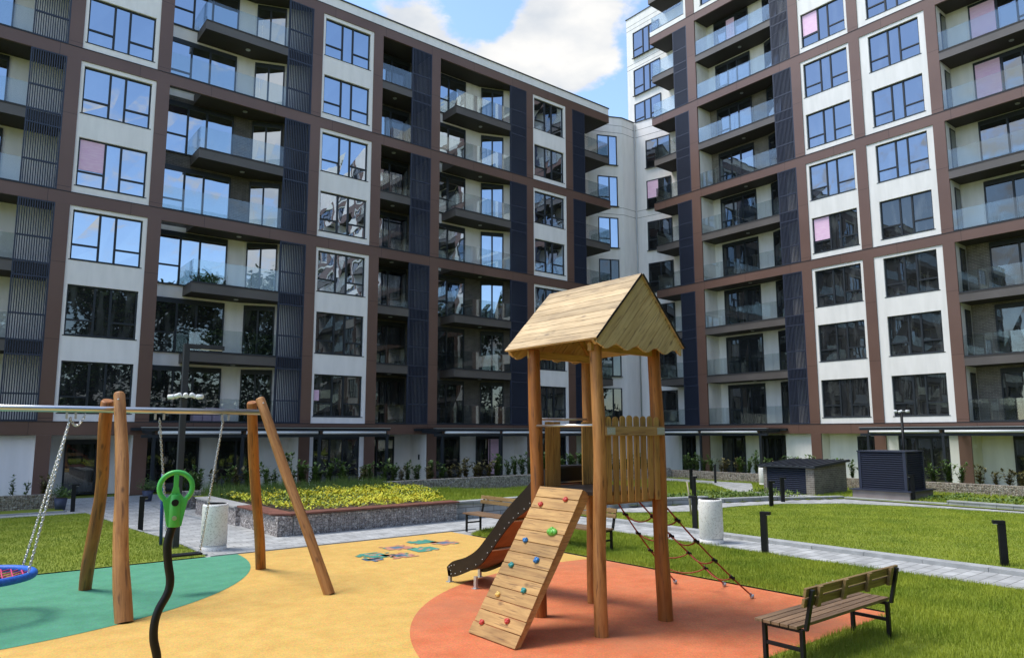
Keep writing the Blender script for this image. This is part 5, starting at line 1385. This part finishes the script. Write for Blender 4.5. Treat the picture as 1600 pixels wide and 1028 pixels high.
# slide
topc = cr_([(0, 7.50, 1.95), (0, 7.78, 1.85), (0, 8.01, 1.65), (0, 8.32, 1.42), (0, 8.62, 1.18), (0, 8.80, .99), (0, 8.99, .82), (0, 9.24, .61), (0, 9.54, .46), (0, 9.90, .35), (0, 10.07, .24)], 4)
botc = cr_([(0, 7.50, 1.62), (0, 7.76, 1.52), (0, 8.01, 1.32), (0, 8.27, 1.17), (0, 8.48, 1.01), (0, 8.70, .81), (0, 8.90, .61), (0, 9.16, .39), (0, 9.58, .21), (0, 9.88, .11), (0, 10.03, .11)], 4)
sl_ = None
for x in (6.73, 7.36):
    b = MB('slide_side')
    for i in range(len(topc)-1):
        q = [botc[i], botc[i+1], topc[i+1], topc[i]]
        b.add([(x, v.y, v.z) for v in q]+[(x+.02, v.y, v.z) for v in q], [(0, 1, 2, 3), (7, 6, 5, 4), (0, 4, 5, 1), (3, 2, 6, 7)]+([(1, 5, 6, 2)] if i == len(topc)-2 else []))
    s__ = b.build('slide_side', T)
    bo = MB('galvanised')
    for i in range(3, len(botc)-3, 2):
        v = botc[i]; xx = x-.003 if x < 7 else x+.023
        bo.blob((xx, v.y, v.z+.045), .009, None, 6, 4)
    for (y, z) in ((9.95, .2), (9.99, .25), (9.93, .28), (9.85, .3)): bo.blob((x-.003 if x < 7 else x+.023, y, z), .009, None, 6, 4)
    bo.build('bolt', s__)
b = MB('slide_under'); o_ = .07
for i in range(3, len(botc)-3):
    p, q = botc[i], botc[i+1]
    b.add([(6.7505, p.y, p.z+o_), (7.3595, p.y, p.z+o_), (7.3595, q.y, q.z+o_), (6.7505, q.y, q.z+o_), (6.7505, p.y, p.z+o_-.012), (7.3595, p.y, p.z+o_-.012), (7.3595, q.y, q.z+o_-.012), (6.7505, q.y, q.z+o_-.012)],
          [(0, 1, 2, 3), (7, 6, 5, 4), (0, 4, 5, 1), (2, 6, 7, 3)])
sb_ = b.build('slide_bed', T)
b = MB('galvanised')
for i in (14, 24): v = botc[i]; b.tube([(6.7505, v.y, v.z+.035), (7.3595, v.y, v.z+.035)], .018, 8)
b.build('cross_bar', sb_)
for (x, y) in ((6.75, 10.0), (7.35, 10.0), (6.76, 9.3), (7.34, 9.3)):
    b = MB('galvanised'); b.box((x-.02, y-.03, .012), (x+.02, y+.03, .2)); b.box((x-.05, y-.05, .012), (x+.05, y+.05, .022)); b.build('slide_foot', T)
b = MB('black_metal'); b.box((6.80, 7.46, 1.69), (7.36, 7.60, 1.96)); b.build('slide_entry_hood', T, .04)
b = MB('steel'); b.box((6.86, 7.448, 1.72), (7.30, 7.459, 1.735)); b.build('entry_trim', T)
# rope net
nb_ = MB('red_rope')
tops = [Vector((7.60, y, 1.50)) for y in (6.27, 6.70, 7.12)]; anc = [Vector((9.49, 6.21, .05)), Vector((9.88, 6.95, .05)), Vector((9.45, 7.57, .05))]
for a, c in zip(tops, anc): nb_.tube([a.lerp(c, i/8)-Vector((0, 0, .05*4*(i/8)*(1-i/8))) for i in range(9)], .011, 6)
lv_ = (.16, .36, .56, .76); jn = []
for t_ in lv_:
    P_ = [a.lerp(c, t_)-Vector((0, 0, .2*t_*(1-t_))) for a, c in zip(tops, anc)]; jn += P_
    for p, q in zip(P_[:-1], P_[1:]): nb_.tube([p.lerp(q, i/6)-Vector((0, 0, .09*4*(i/6)*(1-i/6))) for i in range(7)], .010, 6)
nt_ = nb_.build('rope_net', T)
for p in jn:
    b = MB('black_metal'); b.tube([p-Vector((.04, 0, -.03)), p+Vector((.04, 0, -.03))], .021, 8); b.tube([p-Vector((0, .04, 0)), p+Vector((0, .04, 0))], .018, 8); b.build('rope_connector', nt_)
b = MB('galvanised')
for c in anc: b.tube([c-Vector((0, 0, .035)), c+Vector((0, 0, .02))], .03, 8); b.ring(c+Vector((-.03, 0, .02)), .025, .006, Matrix.Rotation(PI/2, 3, 'X'), 12, 5)
b.build('ground_anchor', nt_)

# ================================================================= trees standing behind the viewer (seen in the window reflections)
def tree(x, y, h, cr, seed, label):
    t = thing('deciduous_tree', label, 'tree', (x, y, 0), 'trees behind the playground')
    r = random.Random(seed); b = MB('bark'); trunk = [(x, y, 0), (x+r.uniform(-.2, .2), y, h*.25), (x+r.uniform(-.5, .5), y+r.uniform(-.4, .4), h*.6), (x, y, h*.9)]
    b.tube(trunk, [.34, .27, .16, .04], 9); ends = []
    for i in range(9):
        f = r.uniform(.3, .8); a = r.uniform(0, 2*PI); p = Vector(trunk[1]).lerp(Vector(trunk[3]), f); q = p+Vector((math.cos(a)*cr*.7, math.sin(a)*cr*.7, h*.14))
        b.tube([p, (p+q)/2+Vector((0, 0, .3)), q], [.12, .08, .03], 6); ends.append(q)
    b.build('trunk', t)
    lf = MB('tree_leaf'); cl = [(e, cr*.42) for e in ends]+[(Vector((x+r.gauss(0, cr*.42), y+r.gauss(0, cr*.42), h*r.uniform(.08, .97))), cr*r.uniform(.28, .45)) for _ in range(24)]
    for c, rad in cl:
        for _ in range(330):
            v = Vector((r.gauss(0, 1), r.gauss(0, 1), r.gauss(0, .8))); v = v.normalized()*rad*r.uniform(.55, 1.05)
            leaf_cloud(lf, [c+v], .55, 0, .75)
    lf.build('crown', t)
for i, (x, y, h, c, lb) in enumerate(((-22, -13, 17, 5, 'tall tree behind the viewer, far left of the row'), (-13, -16, 21, 5.5, 'tall tree behind the viewer, second of the row'), (-5, -13, 19, 5, 'broad tree behind the viewer, third of the row'),
                                      (3, -17, 23, 5.5, 'tallest tree behind the viewer, middle of the row'), (11, -14, 18, 5, 'tree behind the viewer, third from the right of the row'), (19, -17, 20, 5.5, 'tree behind the viewer, second from the right of the row'), (27, -14, 17, 5, 'tree behind the viewer, rightmost of the row'))):
    tree(x, y, h, c, 60+i, lb)

t = thing('backdrop', 'added unseen hedge closing the court behind the trees', 'backdrop', (4, -21, 0))  # added out of view to darken the low gap in window reflections
b = MB('tree_leaf'); b.box((-40, -22, 0), (45, -20.6, 5.2)); b.build('dense_core', t)
b = MB('tree_leaf'); n = 9000
leaf_cloud(b, list(zip(rng.uniform(-40, 45, n), -20.5+rng.normal(0, .12, n), rng.uniform(0, 5.8, n))), .5, 0, .7); b.build('foliage', t)

for i, (x, y, lb) in enumerate(((10.9, 5.6, 'pale-leaved weed in the grass between the orange surface and the path'), (11.6, 3.2, 'pale-leaved weed in the grass right of the nearest bench'), (10.4, 2.3, 'low pale weed in the bottom right corner of the grass'))):
    b = MB('weed_leaf'); leaf_cloud(b, [(x+random.gauss(0, .13), y+random.gauss(0, .13), .05+random.random()*.06) for _ in range(70)], .07, 0, .6)
    tag(b.build('weed'), lb, 'weed')
